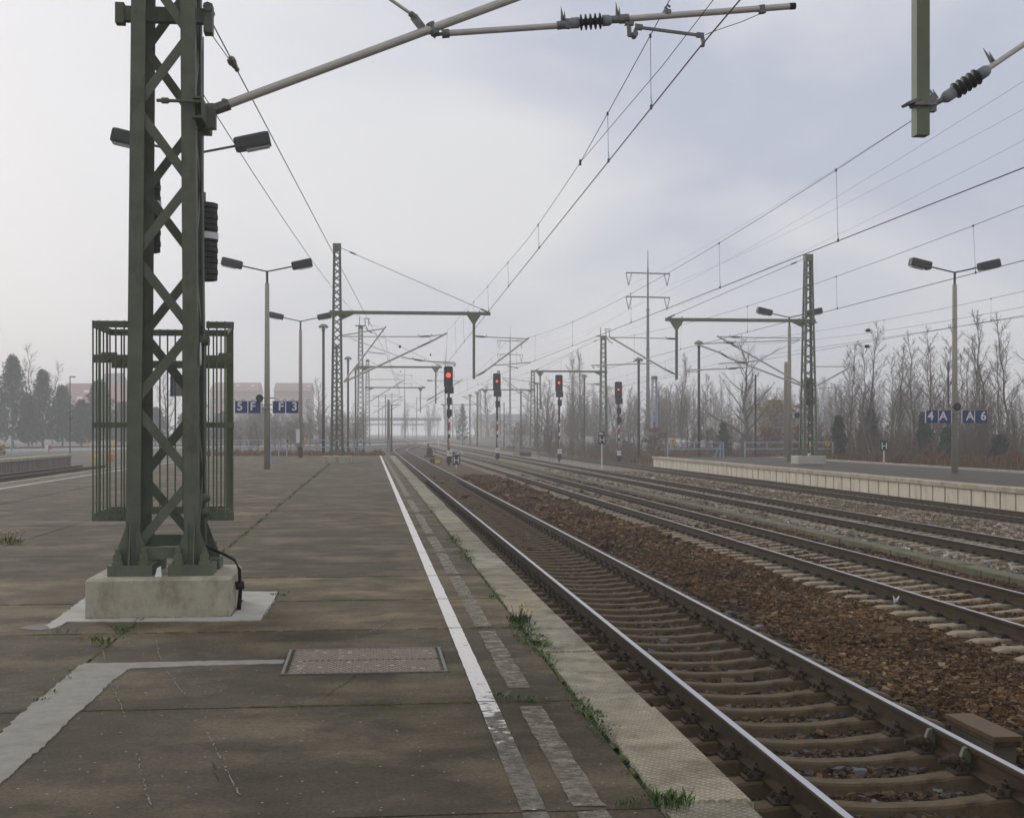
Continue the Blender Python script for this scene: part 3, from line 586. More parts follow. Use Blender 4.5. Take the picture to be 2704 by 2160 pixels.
PB = [(.116, .063, .028), (.160, .092, .043), (.068, .042, .023), (.195, .132, .070), (.29, .23, .15)]
PT = [(.098, .062, .031), (.052, .037, .026), (.070, .072, .076), (.15, .155, .17), (.12, .084, .05)]
PG = [(.30, .295, .285), (.21, .155, .095), (.40, .395, .39), (.28, .21, .13), (.15, .12, .08)]
S1 = [(3.515, 0, Y0S[0], 0)]; S2 = [(8.33, 0, Y0S[1], 0)]
stones('brown_ballast_stones', [(5.0, 10.5, 6, 14, 950, .025), (5.0, 10.5, 14, 26, 520, .030), (4.9, 10.5, 26, 46, 130, .047), (1.95, 10.5, 46, 75, 34, .06)], lambda x, y: (PB, [.34, .34, .2, .1, .02]), S2)
stones('dark_ballast_stones', [(1.95, 5.0, 4.5, 12, 950, .025), (1.95, 5.0, 12, 24, 320, .038), (1.95, 4.9, 24, 46, 110, .046)], lambda x, y: (PT, [.42, .3, .12, .04, .12]), S1)
stones('grey_ballast_stones', [(10.95, 15.2, 18, 32, 230, .040), (10.95, 15.2, 32, 55, 100, .05), (10.95, 15.2, 55, 90, 28, .065)], lambda x, y: (PG, [.26, .24, .14, .22, .14]), [(13.35, 0, Y0S[2], 0), (20.8, 0, Y0S[3], 0)])
PW = [(.29, .215, .13), (.22, .155, .09), (.33, .29, .23), (.38, .375, .36), (.14, .10, .062)]
stones('tan_ballast_stones', [(15.2, 22.3, 18, 32, 190, .042), (15.2, 22.3, 32, 55, 95, .05), (15.2, 22.3, 55, 90, 26, .065)], lambda x, y: (PW, [.30, .28, .16, .10, .16]), [(20.8, 0, Y0S[3], 0)])
# ------------------------------------------------------------------ lattice masts
def mast(label, x, y, zb, H, w0, w1, fnd=(1.42, 1.3, .38), near=False, step=.76, z0n=None, top=.6, m=GREEN, mf=CONC, beam=None, tie=True, extra=None):
    t = thing('lattice_mast', label, 'mast', (x, y, zb), 'green lattice masts of the overhead line')
    fz = zb + fnd[2]; zt = zb + H
    def hw(z): return (w0 + (w1 - w0) * (z - fz) / (zt - fz)) / 2
    fw, th = (.145, .014) if near else (.13 if w0 > .6 else .11, .02)
    if fnd[2] > .05:
        b = MB().bbox((x, y, zb + fnd[2] / 2), fnd, .03).obj('foundation', mf, t)
        if near: FN['o'] = b
    zs0 = fz + (.06 if near else .02)
    for sx in (-1, 1):
        for sy in (-1, 1):
            mb = MB(); a, b2 = hw(zs0), hw(zt)
            P = lambda w, z, ox, oy: (x + sx * (w - ox), y + sy * (w - oy), z)
            mb.bar(P(a, zs0, fw / 2, th / 2), P(b2, zt, fw / 2, th / 2), fw, th, ref=(0, 1, 0))
            mb.bar(P(a, zs0, th / 2, th + fw / 2 - .01), P(b2, zt, th / 2, th + fw / 2 - .01), fw - .02, th, ref=(1, 0, 0))
            mb.obj('leg', m, t)
    zn = [z0n or zs0 + .15]
    while zn[-1] < zt - top: zn.append(zn[-1] + step * (hw(zn[-1]) / (w0 / 2)) ** (0 if near else 1))
    bw, bt = (.095, .012) if near else (.075, .02)
    for fi, (ax, sg) in enumerate((('y', -1), ('y', 1), ('x', -1), ('x', 1))):
        mb = MB()
        for i in range(len(zn) - 1):
            e0 = 1 if (i + fi + (fi > 1)) % 2 else -1
            def pt(z, e):
                w = hw(z); q = w - th - .008 - bt / 2; s = w - fw * .35
                return (x + e * s, y + sg * q, z) if ax == 'y' else (x + sg * q, y + e * s, z)
            mb.bar(pt(zn[i], e0), pt(zn[i + 1], -e0), bw, bt, ref=(0, 1, 0) if ax == 'y' else (1, 0, 0))
        mb.obj('bracing', m, t)
    w = hw(zt); MB().box((x, y, zt - top * .35), (2 * w + .03, 2 * w + .03, top * .7)).obj('mast_head', GREENL if not near else m, t)
    if not near:
        for sx in (-1, 1):
            for sy in (-1, 1):
                mb = MB(); a = hw(zs0) - .05; cx_, cy_ = x + sx * a, y + sy * a; mb.box((cx_, cy_, fz + .025), (.3, .3, .05))
                mb.prism([(cx_ + sx * .02, cy_ - .01, fz + .05), (cx_ + sx * .16, cy_ - .01, fz + .05), (cx_ + sx * .05, cy_ - .01, fz + .55)], (0, .02, 0)); mb.obj('base_plate', m, t)
    if beam:                                                            # (z, x end, x of hanging post, z of its foot)
        zb_, xe, xp, zp = beam; s = 1 if xe > x else -1
        mb = MB(); mb.box(((x - s * .45 + xe) / 2, y, zb_), (abs(xe - x + s * .45), .2, .2)); mb.box((x, y, zb_ - .13), (.95, .8, .05)); mb.prism([(x + s * hw(zb_), y - .06, zb_ - .1), (x + s * (hw(zb_) + .75), y - .06, zb_ - .1), (x + s * hw(zb_), y - .06, zb_ - .45)], (0, .12, 0))
        mb.obj('crossbeam', GREENL, t)
        mb = MB(); mb.prism([(xp - .42, y - .07, zb_ - .105), (xp + .42, y - .07, zb_ - .105), (xp + .08, y - .07, zb_ - .62), (xp - .08, y - .07, zb_ - .62)], (0, .14, 0)); mb.box((xp, y, (zb_ - .6 + zp) / 2), (.15, .15, zb_ - .6 - zp), 0)
        for dx in (-.35, .35): mb.tube((xp + dx, y, zb_ + .1), (xp + dx, y, zb_ + .2), .03, n=6)
        mb.obj('hanging_post', GREENL, t)
        if tie:
            mb = MB(); a, b2 = Vector((x + s * hw(zt), y, zt - .25)), Vector((xe - s * .15, y, zb_ + .1)); mb.ptube([a, b2], .018, 5); mb.tube(a.lerp(b2, .06), a.lerp(b2, .1), .05, n=6); mb.tube(a.lerp(b2, .95), a.lerp(b2, 1), .05, n=6); mb.obj('stay_rod', STEEL, t)
    return t
FN = {}
PYS = (14.2, 80, 148, 217)
# the near mast at the left
MX, MY = -2.11, 14.2
MA = mast('huge green lattice mast at the left, bolted to a stained concrete block on the platform', MX, MY, 0, 13.2, .735, .52, (1.42, 1.3, .40), near=True, z0n=.62, beam=(9.05, 7.45, 6.10, 5.15))
mb = MB(); bolts = MB()
for sx in (-1, 1):
    for sy in (-1, 1):
        mb = MB(); cx_, cy_ = MX + sx * .30, MY + sy * .30; mb.box((cx_, cy_, .455), (.44, .40, .11)) if sy < 0 else mb.box((cx_, cy_, .455), (.44, .36, .11))
        for e in (-1, 1): mb.prism([(cx_ + e * .04, cy_ + sy * .075, .51), (cx_ + e * .20, cy_ + sy * .075, .51), (cx_ + e * .04, cy_ + sy * .075, .95)], (0, .014, 0))
        mb.prism([(cx_ + sx * .02, cy_ + sy * .09, .51), (cx_ + sx * .02, cy_ + sy * .19, .51), (cx_ + sx * .02, cy_ + sy * .09, .95)], (.014, 0, 0))
        for e in (-1, 1):
            bx, by = cx_ + e * .13, cy_ + sy * .13; b_ = MB(); b_.tube((bx, by, .51), (bx, by, .545), .062, n=14); b_.tube((bx, by, .545), (bx, by, .62), .048, n=6); b_.tube((bx, by, .62), (bx, by, .675), .028, n=10); b_.obj('anchor_bolt', GREENL, MA)
        mb.obj('base_plate', GREEN, MA)
mb = MB(); mb.box((MX, MY - .36, .62), (.40, .012, .10)); mb.box((MX, MY - .309, .675), (.44, .10, .012)); mb.obj('foot_tie', GREEN, MA); MB().box((MX, MY + .3, .70), (.44, .012, .12)).obj('foot_tie', GREEN, MA)
mb = MB()                                                               # clamped yoke near the top edge of the picture
mb.box((MX - .02, MY - .06, 6.20), (.92, .10, .15)); mb.box((MX + .43, MY - .06, 6.17), (.09, .16, .30)); mb.box((MX - .47, MY - .06, 6.20), (.09, .13, .21)); mb.tube((MX + .43, MY - .16, 6.28), (MX + .43, MY + .1, 6.28), .05, n=8); mb.tube((MX + .46, MY - .1, 6.38), (MX + .46, MY - .1, 6.52), .03, n=8)
mb.obj('yoke', GREEN, MA)
mb = MB(); zb_ = 5.17                                                   # bracket of the cantilever
mb.box((MX + .36, MY, zb_ + .10), (.10, .86, .02)); mb.box((MX + .36, MY, zb_ - .10), (.10, .86, .02)); mb.box((MX + .405, MY, zb_), (.016, .86, .18))
for z in (zb_ + .02,):
    mb.tube((MX - .05, MY - .40, z + .04), (MX + .40, MY - .40, z + .04), .018, n=8); mb.tube((MX + .0, MY - .40, z + .04), (MX + .07, MY - .40, z + .04), .032, n=6)
mb.tube((MX + .40, MY, zb_ - .14), (MX + .40, MY, zb_ + .13), .035, n=10); mb.box((MX + .45, MY, zb_ - .02), (.10, .11, .22))
mb.obj('hinge_bracket', GREEN, MA)
for zc_ in (1.02, 1.17): mb = MB(); mb.tube((MX + .385, MY - .18, zc_), (MX + .43, MY - .18, zc_), .045, n=10); mb.tube((MX + .42, MY - .18, zc_), (MX + .46, MY - .18, zc_), .026, n=6); mb.obj('clamp_bolt', GREEN, MA)
MB().tube((MX + .34, MY + .1, 2.82), (MX + .42, MY + .1, 2.82), .05, n=10).obj('clamp_bolt', GREEN, MA)
mb = MB(); mb.prism([(MX - .035, MY - .60, .405), (MX + .03, MY - .60, .405), (MX + .02, MY - .58, .50), (MX - .02, MY - .585, .48)], (.0, .02, .01)); mb.obj('plastic_scrap', WHITE, label='white plastic scrap lying between the two base plates of the near mast', category='litter')
MB().prism([(MX + .372, MY - .27 + .055 * math.cos(q), 2.66 + .12 * math.sin(q)) for q in [6.2832 * k / 16 for k in range(16)]], (.006, 0, 0)).obj('mast_plate', WHITE, MA)
CABLE = mat('black_rubber', (.012, .012, .012), .5, var=.1)
mb = MB(); mb.ptube([(MX + .34, MY + .05, .68), (MX + .45, MY, .63), (MX + .60, MY - .05, .57), (MX + .70, MY - .10, .52), (MX + .755, MY - .13, .42), (MX + .765, MY - .15, .2), (MX + .75, MY - .16, .0)], [.016] * 4 + [.018, .02, .024], 8); mb.tube((MX + .763, MY - .145, .22), (MX + .758, MY - .15, .30), .045, n=8); mb.obj('earthing_cable', CABLE, MA, smooth=True)
# counterweights of the wires anchored at the near mast
def weight(label, x, y, z0, z1, band):
    t = thing('counterweight', label, 'weight', (x, y, z0), 'counterweights behind the near mast'); n = 14; pr = []; h = (z1 - z0) / n
    for k in range(n):
        r = .155 + (.006 if k % 2 else 0); pr += [((k + .04) / n, r - .012), ((k + .10) / n, r), ((k + .90) / n, r), ((k + .96) / n, r - .012)]
    MB().lathe((x, y, z0), (x, y, z1), pr, 24).obj('disc_stack', WEIGHT, t)
    MB().lathe((x, y, band - .03), (x, y, band + .04), [(0, .166), (1, .166)], 24).obj('band', LETTER, t, smooth=False)
    MB().tube((x, y, z1 - .02), (x, y, z1 + .12), .03, n=8).obj('hanger', STEEL, t); MB().tube((x, y, z1 + .1), (x, y, 6.2), .008, n=5).obj('hanger_rope', WIRE, t)
weight('stack of dark iron counterweights hanging right of the mast leg', MX + .285, MY + .66, 3.52, 4.37, 4.0)
weight('stack of dark iron counterweights hanging behind the left mast leg', MX - .34, MY + .72, 3.83, 4.70, 4.35)
# guard cage round the weights
cg = thing('guard_cage', 'green barred guard cage standing round the mast below the counterweights', 'cage', (MX, MY + .1, .9))
ya, yb, xl, xr, zlo, zhi = MY - .02, MY + 1.15, MX - .76, MX + .68, .93, 3.02
per = [(MX - .40, ya), (xl, ya), (xl - .03, yb), (MX + .50, yb), (xr, ya), (MX + .40, ya)]
def hoop(z, h, a, b2):
    mb = MB(); th = .014
    for i in range(a, b2): mb.bar((*per[i], z), (*per[i + 1], z), th, h)
    mb.obj('hoop', GREEN, cg)
for z, h, runs in ((zhi - .04, .07, [(0, 5)]), (zlo + .04, .085, [(0, 5)]), (zlo + 1.0, .055, [(0, 2), (3, 5)]), (2.62, .085, [(0, 1), (2, 3), (4, 5)])):
    for a, b2 in runs: hoop(z, h, a, b2)
L_ = [0]
for i in range(len(per) - 1): L_.append(L_[-1] + math.dist(per[i], per[i + 1]))
d_ = .04; k = 0
while d_ < L_[-1]:
    i = max(j for j in range(len(per) - 1) if L_[j] <= d_); f = (d_ - L_[i]) / (L_[i + 1] - L_[i]); px_, py_ = [per[i][q] + (per[i + 1][q] - per[i][q]) * f for q in (0, 1)]
    thick = any(abs(d_ - L_[q]) < .0626 for q in (2, 3)); MB().tube((px_, py_, zlo), (px_, py_, zhi), .02 if thick else .0095, n=8 if thick else 6).obj('bar', GREENL, cg); d_ += .21 if i in (1, 3) else .085; k += 1
for s in (-1, 1):
    for xx in (.48, .60): MB().tube((MX + s * xx, ya - .03, zlo + .04), (MX + s * xx, ya + .02, zlo + .04), .018, n=6).obj('clamp_bolt', GREENL, cg); MB().tube((MX + s * xx, ya - .03, 2.62), (MX + s * xx, ya + .02, 2.62), .018, n=6).obj('clamp_bolt', GREENL, cg)
    MB().box((MX + s * .60, ya + .05, 2.675), (.15, .08, .025)).obj('bracket', GREENL, cg); MB().box((MX + s * .56, ya + .1, zlo + .10), (.16, .05, .03)).obj('bracket', GREENL, cg)

# the further masts of both rows: each its own thing
M2 = mast('slim green lattice mast at the far end of the white lined platform', -1.96, 80, 0, 13.1, .78, .46, (1.7, 1.5, .42), step=.62, beam=(9.0, 7.25, 6.25, 5.05))
M3 = mast('green lattice mast beyond the platform end, third in the left hand row', -1.04, 148, -.75, 14.4, .85, .5, (1.7, 1.5, .35), step=.68, beam=(9.05, 8.0, 7.3, 5.0), tie=True)
M4 = mast('hazy green lattice mast beyond the platform end, fourth in the left hand row', -.4, 217, -.8, 14.4, .9, .55, (1.7, 1.5, .35), step=.75, beam=(9.05, 9.0, 8.2, 5.0))
MR = mast('green lattice mast on a pale block on the right hand platform', 27.1, 80, PZ, 13.0, .92, .46, (1.75, 1.5, .5), step=.66, mf=CONCL, beam=(8.75, 18.05, 18.75, 5.05))
MR2 = mast('green lattice mast behind the H board, beyond the right hand platform', 26.6, 150, -1.2, 14.0, .95, .6, (1.7, 1.5, .3), step=.75, beam=(8.75, 18.6, 19.3, 4.4))
MR3 = mast('hazy lattice mast on a pale block, between the second and third red signals', 26.7, 217, -1.0, 13.0, .95, .6, (2.3, 1.6, .45), step=.8, mf=CONCL, beam=(8.75, 18.0, 18.8, 5.0))
mast('faint lattice mast just right of the second red signal', 27.6, 285, -1.0, 16.0, 1.0, .6, (1.7, 1.5, .3), step=.9)
mast('very faint lattice mast in the haze left of the yellow house', 27.2, 330, -1.0, 13.4, 1.0, .6, (1.7, 1.5, .3), step=.95, beam=(8.6, 17.5, 18.3, 5.0))
mast('pale galvanised lattice mast behind the fourth signal', 34.3, 158, -1.0, 9.6, .8, .6, (1.4, 1.4, .3), step=.7, m=RAILING)
mb = MB(); mb.box((26.6 + .1, 149.4, 2.05 - 1.2 - .2), (.75, .3, 1.05)); mb.box((26.6 + .1, 149.23, 2.05 - 1.2 - .2), (.68, .02, .98)); mb.obj('switch_cabinet', mat('grey_cabinet', (.33, .34, .34), .5, var=.06), MR2)
def horn_gap(x, y, z, parent):                                          # section switch on a mast head
    mb = MB(); mb.box((x, y, z + .1), (1.2, .3, .12)); mb.tube((x - .12, y, z + .1), (x - .12, y, z + 1.1), .045, n=6); mb.tube((x + .5, y, z + .1), (x + .5, y, z + .8), .05, n=6); mb.tube((x + .9, y, z + .1), (x + .9, y, z + .8), .05, n=6); mb.box((x + .7, y, z + .9), (.7, .2, .08)); mb.ptube([(x + .6, y, z), (x + .9, y, z - .5), (x + 1.3, y, z - .7)], .05, 6); mb.obj('switch_gear', STEEL, parent)
horn_gap(-1.04, 148, 13.5, M3); horn_gap(26.4, 150, 12.7, MR2)

# ------------------------------------------------------------------ cantilevers
def shed_insulator(mb_c, mb_s, p, q, r, mb_d=None):                                # caps go to mb_c, ribbed sheds to mb_s
    p, q = Vector(p), Vector(q); a, b2 = p.lerp(q, .24), p.lerp(q, .78)
    mb_c.lathe(p, a, [(0, r * .55), (.12, r * .8), (.3, r), (1, r * 1.02)], 12); (mb_d or mb_c).lathe(b2, q, [(0, r * 1.02), (.7, r), (.88, r * .8), (1, r * .55)], 12)
    pr = [(0, r * .62)]
    for k in range(5): c = (k + .5) / 5; pr += [(c - .06, r * .62), (c - .012, r * 1.45), (c + .012, r * 1.45), (c + .06, r * .62)]
    mb_s.lathe(a, b2, pr + [(1, r * .62)], 14)
def cantilever(label, Y, tubes, ins, rods=(), horns=True, extra=None, loc=None, ws=1.0):
    A = lambda p: atY(p[0], p[1], Y); p0 = A(tubes[0][0]); t = thing('cantilever', label, 'cantilever', p0, 'cantilevers carrying the overhead wires')
    for a, b2, r in tubes: MB().tube(A(a), A(b2), r, n=12).obj('tube', ALU, t, smooth=False)
    for a, b2, r in rods: MB().tube(A(a), A(b2), r, n=8).obj('rod', ALU, t)
    for a, b2, r in ins:
        c, s, e2 = MB(), MB(), MB(); shed_insulator(c, s, A(a), A(b2), r, e2); o = s.obj('insulator', INSUL, t, smooth=True); c.obj('end_cap', PORC, o, smooth=True); e2.obj('end_cap', PORC, o, smooth=True)
        if horns:
            d = (A(b2) - A(a)).normalized(); up = Vector((-d.z, 0, d.x)); up = up if up.z > 0 else -up
            for e, sg in ((A(a) - d * r, 1), (A(b2) + d * r, 1)):
                mb = MB(); h = r * 3.4; mb.prism([e - d * r * .3 + up * r * .6, e + d * r * .45 + up * r * .6, e + d * r * .05 + up * h], (0, .012, 0)); mb.prism([e + d * r * .1 + up * r * .6, e + d * r * .7 + up * r * .6, e + d * r * .62 + up * h * .72], (0, .012, 0)); mb.obj('arcing_horn', STEEL, t)
    if extra: extra(t, A)
    return t
def c1_extra(t, A):
    y = PYS[0]
    def clamp(p, q, r, nm='clamp'): MB().tube(A(p), A(q), r, n=10).obj(nm, STEEL, t)
    clamp((566, 290), (606, 276), .062, 'tube_socket'); MB().box(A((560, 287)), (.10, .09, .09)).obj('hinge', STEEL, t); MB().tube(A((590, 262)), A((596, 292)), .022, n=8).obj('clamp', STEEL, t)
    mb = MB(); mb.tube(A((1083, 36)), A((1100, 50)), .035, n=8); mb.bar(A((1092, 45)), A((1115, 75)), .08, .05, ref=(0, 1, 0)); mb.ptube([A((1112, 75)), A((1116, 90)), A((1120, 95))], .012, 6); mb.obj('rod_clamp', STEEL, t)
    mb = MB(); mb.tube(A((1135, 62)), A((1150, 92)), .05, n=10); mb.box(A((1142, 80)), (.10, .05, .09)); mb.ptube([A((1148, 86)), A((1140, 94)), A((1147, 100)), A((1154, 93)), A((1148, 86))], .014, 6); mb.tube(A((1150, 93)), A((1170, 90)), .02, n=8); mb.tube(A((1166, 91)), A((1186, 89)), .048, n=12); mb.obj('eye_clamp', STEEL, t)
    mb = MB(); mb.tube(A((1470, 69)), A((1492, 66)), .047, n=12); mb.box(A((1499, 64)), (.06, .06, .10)); mb.obj('insulator_fitting', STEEL, t); mb = MB(); mb.tube(A((1613, 53)), A((1634, 52)), .044, n=10); mb.tube(A((1634, 52)), A((1660, 50)), .052, n=12); mb.obj('insulator_fitting', STEEL, t)
    mb = MB(); mb.box(A((1661, 58)), (.10, .06, .08)); mb.bar(A((1659, 62)), A((1661, 94)), .05, .05, ref=(0, 1, 0)); mb.bar(A((1658, 92)), A((1677, 94)), .045, .04, ref=(0, 1, 0)); mb.bar(A((1674, 94)), A((1682, 72)), .045, .03, ref=(0, 1, 0)); mb.tube(A((1676, 94)) + Vector((0, -.06, 0)), A((1676, 94)) + Vector((0, .06, 0)), .03, n=8); mb.obj('drop_bracket', STEEL, t)
    mb = MB(); mb.bar(A((1676, 72)), A((1846, 94)), .028, .034, ref=(0, 1, 0)); mb.bar(A((1676, 71)), A((1696, 74)), .055, .05, ref=(0, 1, 0)); mb.bar(A((1838, 93)), A((1858, 95)), .05, .045, ref=(0, 1, 0)); mb.bar(A((1853, 92)), A((1857, 117)), .04, .035, ref=(0, 1, 0)); mb.box(A((1855, 119)), (.04, .06, .04)); mb.obj('registration_arm', STEEL, t)
    mb = MB(); mb.tube(A((1762, 28)), A((1763, 40)), .045, n=8); mb.ptube([A((1764, 50)), A((1761, 38)), A((1763, 26)), A((1757, 20)), A((1764, 15)), A((1770, 20))], .014, 6); mb.obj('wire_clamp', STEEL, t)
    MB().tube(A((2084, 18)), A((2100, 17)), .0375, n=14).obj('end_cap', BLACK, t)
    MB().tube(A((2010, 16)), A((2013, 36)), .045, n=10).obj('clamp', STEEL, t)
    MB().ptube([A((2008, 37)), A((1960, 58)), A((1895, 80)), A((1862, 93))], .004, 4).obj('stay_wire', WIRE, t)
cantilever('large grey tube cantilever reaching across the top of the sky from the near mast', PYS[0], [((600, 277), (1560, -79), .047), ((1180, 89), (1476, 69), .034), ((1652, 51), (2096, 17), .036)], [((1500, 63), (1616, 54), .060)], [((560, -330), (1086, 38), .019)], extra=c1_extra)
def c2_extra(t, A):
    mb = MB(); mb.box((6.10, PYS[0], 5.50), (.19, .19, .05)); mb.prism([A((2390, 274)) + Vector((0, -.1, 0)), A((2425, 260)) + Vector((0, -.1, 0)), A((2425, 268)) + Vector((0, -.1, 0)), A((2395, 280)) + Vector((0, -.1, 0))], (0, .22, 0)); mb.tube((5.99, PYS[0] - .1, 5.48), (6.24, PYS[0] - .1, 5.48), .016, n=8); mb.obj('post_clamp', STEEL, t)
    mb = MB(); mb.box(A((2460, 275)), (.08, .09, .18)); mb.tube(A((2462, 278)), A((2492, 262)), .03, n=8); mb.obj('hinge', STEEL, t)
cantilever('ribbed insulator and tube slanting up from the square post at the upper right corner', PYS[0], [((2606, 184), (2960, -56), .031)], [((2488, 264), (2612, 182), .066)], extra=c2_extra)
def small_arm(a, b2, c):
    def f(t, A):
        mb = MB(); mb.tube(A(a), A(b2), .022, n=6); mb.tube(A(b2), A(c), .025, n=6); mb.obj('registration_arm', STEEL, t)
    return f
RI = .055
cantilever('short cantilever on the left side of the platform end mast, its tip pointing up', 80, [((908, 1009), (1019, 862), .05), ((903, 886), (1012, 868), .035), ((973, 930), (1017, 935), .03)], [], horns=False)
cantilever('long cantilever of the platform end mast, reaching towards the first signal', 80, [((908, 1009), (1108, 916), .055), ((1136, 903), (1180, 880), .055), ((905, 889), (1108, 889), .03), ((1137, 888), (1166, 884), .03), ((1060, 943), (1092, 949), .035), ((1117, 953), (1203, 960), .035)], [((1108, 916), (1136, 903), RI), ((1108, 889), (1137, 888), RI), ((1092, 949), (1117, 953), RI)], [((924, 893), (1053, 941), .02), ((1150, 962), (1199, 963), .02)], extra=small_arm((1203, 960), (1202, 966), (1198, 966)))
cantilever('cantilever right of the hanging post at the platform end, above the second signal', 80, [((1280, 981), (1397, 892), .05), ((1281, 890), (1395, 895), .03), ((1303, 965), (1402, 957), .032)], [((1262, 991), (1282, 980), RI), ((1255, 888), (1281, 890), RI)], [((1252, 996), (1264, 990), .03)], extra=small_arm((1338, 967), (1366, 971), (1367, 975)))
cantilever('cantilever left of the right hand hanging post, slanting over the fourth signal', 80, [((1757, 976), (1607, 888), .05), ((1762, 894), (1615, 891), .03), ((1722, 960), (1560, 965), .034)], [((1757, 976), (1782, 988), RI), ((1760, 894), (1785, 895), RI)], [((1782, 988), (1790, 992), .03), ((1575, 968), (1606, 971), .02)], extra=small_arm((1565, 965), (1566, 972), (1570, 972)))
cantilever('upper cantilever left of the right hand platform mast', 80, [((2124, 1018), (1946, 917), .05), ((1926, 905), (1893, 887), .05), ((2128, 893), (1956, 891), .03), ((1930, 890), (1898, 889), .03), ((2000, 952), (1969, 956), .034), ((1945, 958), (1896, 961), .034)], [((1946, 917), (1926, 905), RI), ((1956, 891), (1930, 890), RI), ((1969, 956), (1945, 958), RI)], [((2110, 898), (2005, 950), .02)])
cantilever('lower cantilever left of the right hand platform mast, crossing a mushroom lamp', 80, [((2112, 1017), (1924, 945), .05), ((1902, 932), (1845, 911), .05), ((2112, 898), (1940, 905), .03), ((1915, 906), (1853, 908), .03), ((1976, 970), (1948, 972), .034), ((1922, 974), (1808, 978), .034)], [((1924, 945), (1902, 932), RI), ((1940, 905), (1915, 906), RI), ((1948, 972), (1922, 974), RI)], [((2060, 918), (1990, 965), .02), ((1822, 981), (1848, 983), .02)], extra=small_arm((1818, 978), (1819, 983), (1822, 983)))
cantilever('cantilever right of the right hand platform mast, pointing at the bare trees', 80, [((2158, 1018), (2252, 966), .05), ((2155, 968), (2246, 968), .03), ((2158, 1026), (2250, 1020), .03)], [], horns=False)
cantilever('cantilever of the third left hand mast, in light haze', 148, [((961, 1070), (1069, 1002), .05), ((960, 1002), (1062, 1002), .035), ((984, 1045), (1056, 1042), .03)], [], horns=False)
cantilever('cantilever right of the third left hand hanging post, behind the first signal', 148, [((1127, 1058), (1222, 1002), .06), ((1127, 1005), (1216, 1006), .04)], [((1127, 1058), (1146, 1047), .07), ((1127, 1005), (1142, 1005), .07)], horns=False)
cantilever('faint cantilever of the fourth left hand mast', 217, [((984, 1092), (1065, 1046), .06), ((982, 1048), (1060, 1048), .04), ((985, 1072), (1050, 1070), .04)], [], horns=False)
cantilever('faint cantilever right of the fourth left hand hanging post', 217, [((1098, 1086), (1160, 1050), .06), ((1098, 1052), (1155, 1052), .04)], [], horns=False)
cantilever('double cantilever left of the hanging post between the second and third signals', 150, [((1423, 1068), (1326, 998), .05), ((1418, 1072), (1338, 1015), .05), ((1420, 1012), (1328, 997), .035)], [((1423, 1068), (1406, 1056), .07), ((1420, 1012), (1405, 1010), .07)], horns=False)
cantilever('cantilever left of the mast behind the H board, ending at the third signal', 150, [((1588, 1078), (1486, 1016), .05), ((1586, 1015), (1484, 1009), .035)], [((1583, 1075), (1568, 1066), .07), ((1586, 1015), (1570, 1014), .07)], horns=False)
cantilever('hazy cantilever above the yellow house', 217, [((1297, 1088), (1222, 1047), .06), ((1297, 1052), (1218, 1047), .04)], [((1297, 1088), (1284, 1081), .08)], horns=False)

# ------------------------------------------------------------------ overhead wires
def line(label, spans, contact, mess, drops, rc=.0085, rm=.0062, group='overhead line wires'):
    """contact and mess: list of support points; straight contact spans, sagging messenger; drops: list of Y for droppers"""
    t = thing('overhead_line', label, 'wire', contact[0], group); mb = MB(); mb.ptube(contact, rc, 5); mb.obj('contact_wire', WIRE, t)
    pts = []
    for i in range(len(mess) - 1):
        a, b2 = Vector(mess[i]), Vector(mess[i + 1]); sg = min(.9, .00019 * (b2 - a).length ** 2)
        for k in range(14):
            u = k / 14; p = a.lerp(b2, u); p.z -= 4 * sg * u * (1 - u); pts.append(p)
    pts.append(Vector(mess[-1])); MB().ptube(pts, rm, 4).obj('messenger_wire', WIRE, t)
    ca = np.array([tuple(p) for p in contact]); ma = np.array([tuple(p) for p in pts])
    for y in drops:
        a = [np.interp(y, ma[:, 1], ma[:, k]) for k in (0, 2)]; b2 = [np.interp(y, ca[:, 1], ca[:, k]) for k in (0, 2)]
        mb = MB(); mb.tube((a[0], y, a[1]), (b2[0], y, b2[1]), .0035, n=4); mb.tube((b2[0], y, b2[1] - .02), (b2[0], y, b2[1] + .04), .018, n=5); mb.tube((a[0], y, a[1] - .03), (a[0], y, a[1] + .02), .018, n=5)
        mb.ptube([(b2[0], y, b2[1] + .02), (b2[0] + .03, y + .06, b2[1] + .08), (b2[0], y + .05, b2[1] + .16), (b2[0], y, b2[1] + .12)], .003, 4); mb.obj('dropper', WIRE, t)
    return t
Vz = lambda x, y, z: (x, y, z)
lt = line('overhead wires above the platform track, rising steeply to the top of the picture', 0, [Vz(3.35, -55, 6.0), Vz(3.56, 14.2, 6.03), Vz(4.7, 80, 6.08), Vz(8.2, 148, 6.0), Vz(8.4, 217, 6.0), Vz(8.3, 330, 6), Vz(8.3, 460, 6)],
     [Vz(3.3, -55, 7.1), Vz(3.3, 4, 6.6), Vz(3.55, 14.2, 7.12), Vz(3.7, 23.2, 6.62), Vz(3.85, 32, 6.58), Vz(4.0, 41, 6.82), Vz(4.3, 60, 7.4), Vz(4.65, 80, 8.0), Vz(8.2, 148, 7.8), Vz(8.3, 217, 7.8), Vz(8.3, 330, 7.6), Vz(8.3, 460, 7.6)], [-8, 16.8, 20.2, 30, 38, 46, 54, 62, 70, 90, 100, 110, 120, 130, 140, 160, 172, 184, 196])
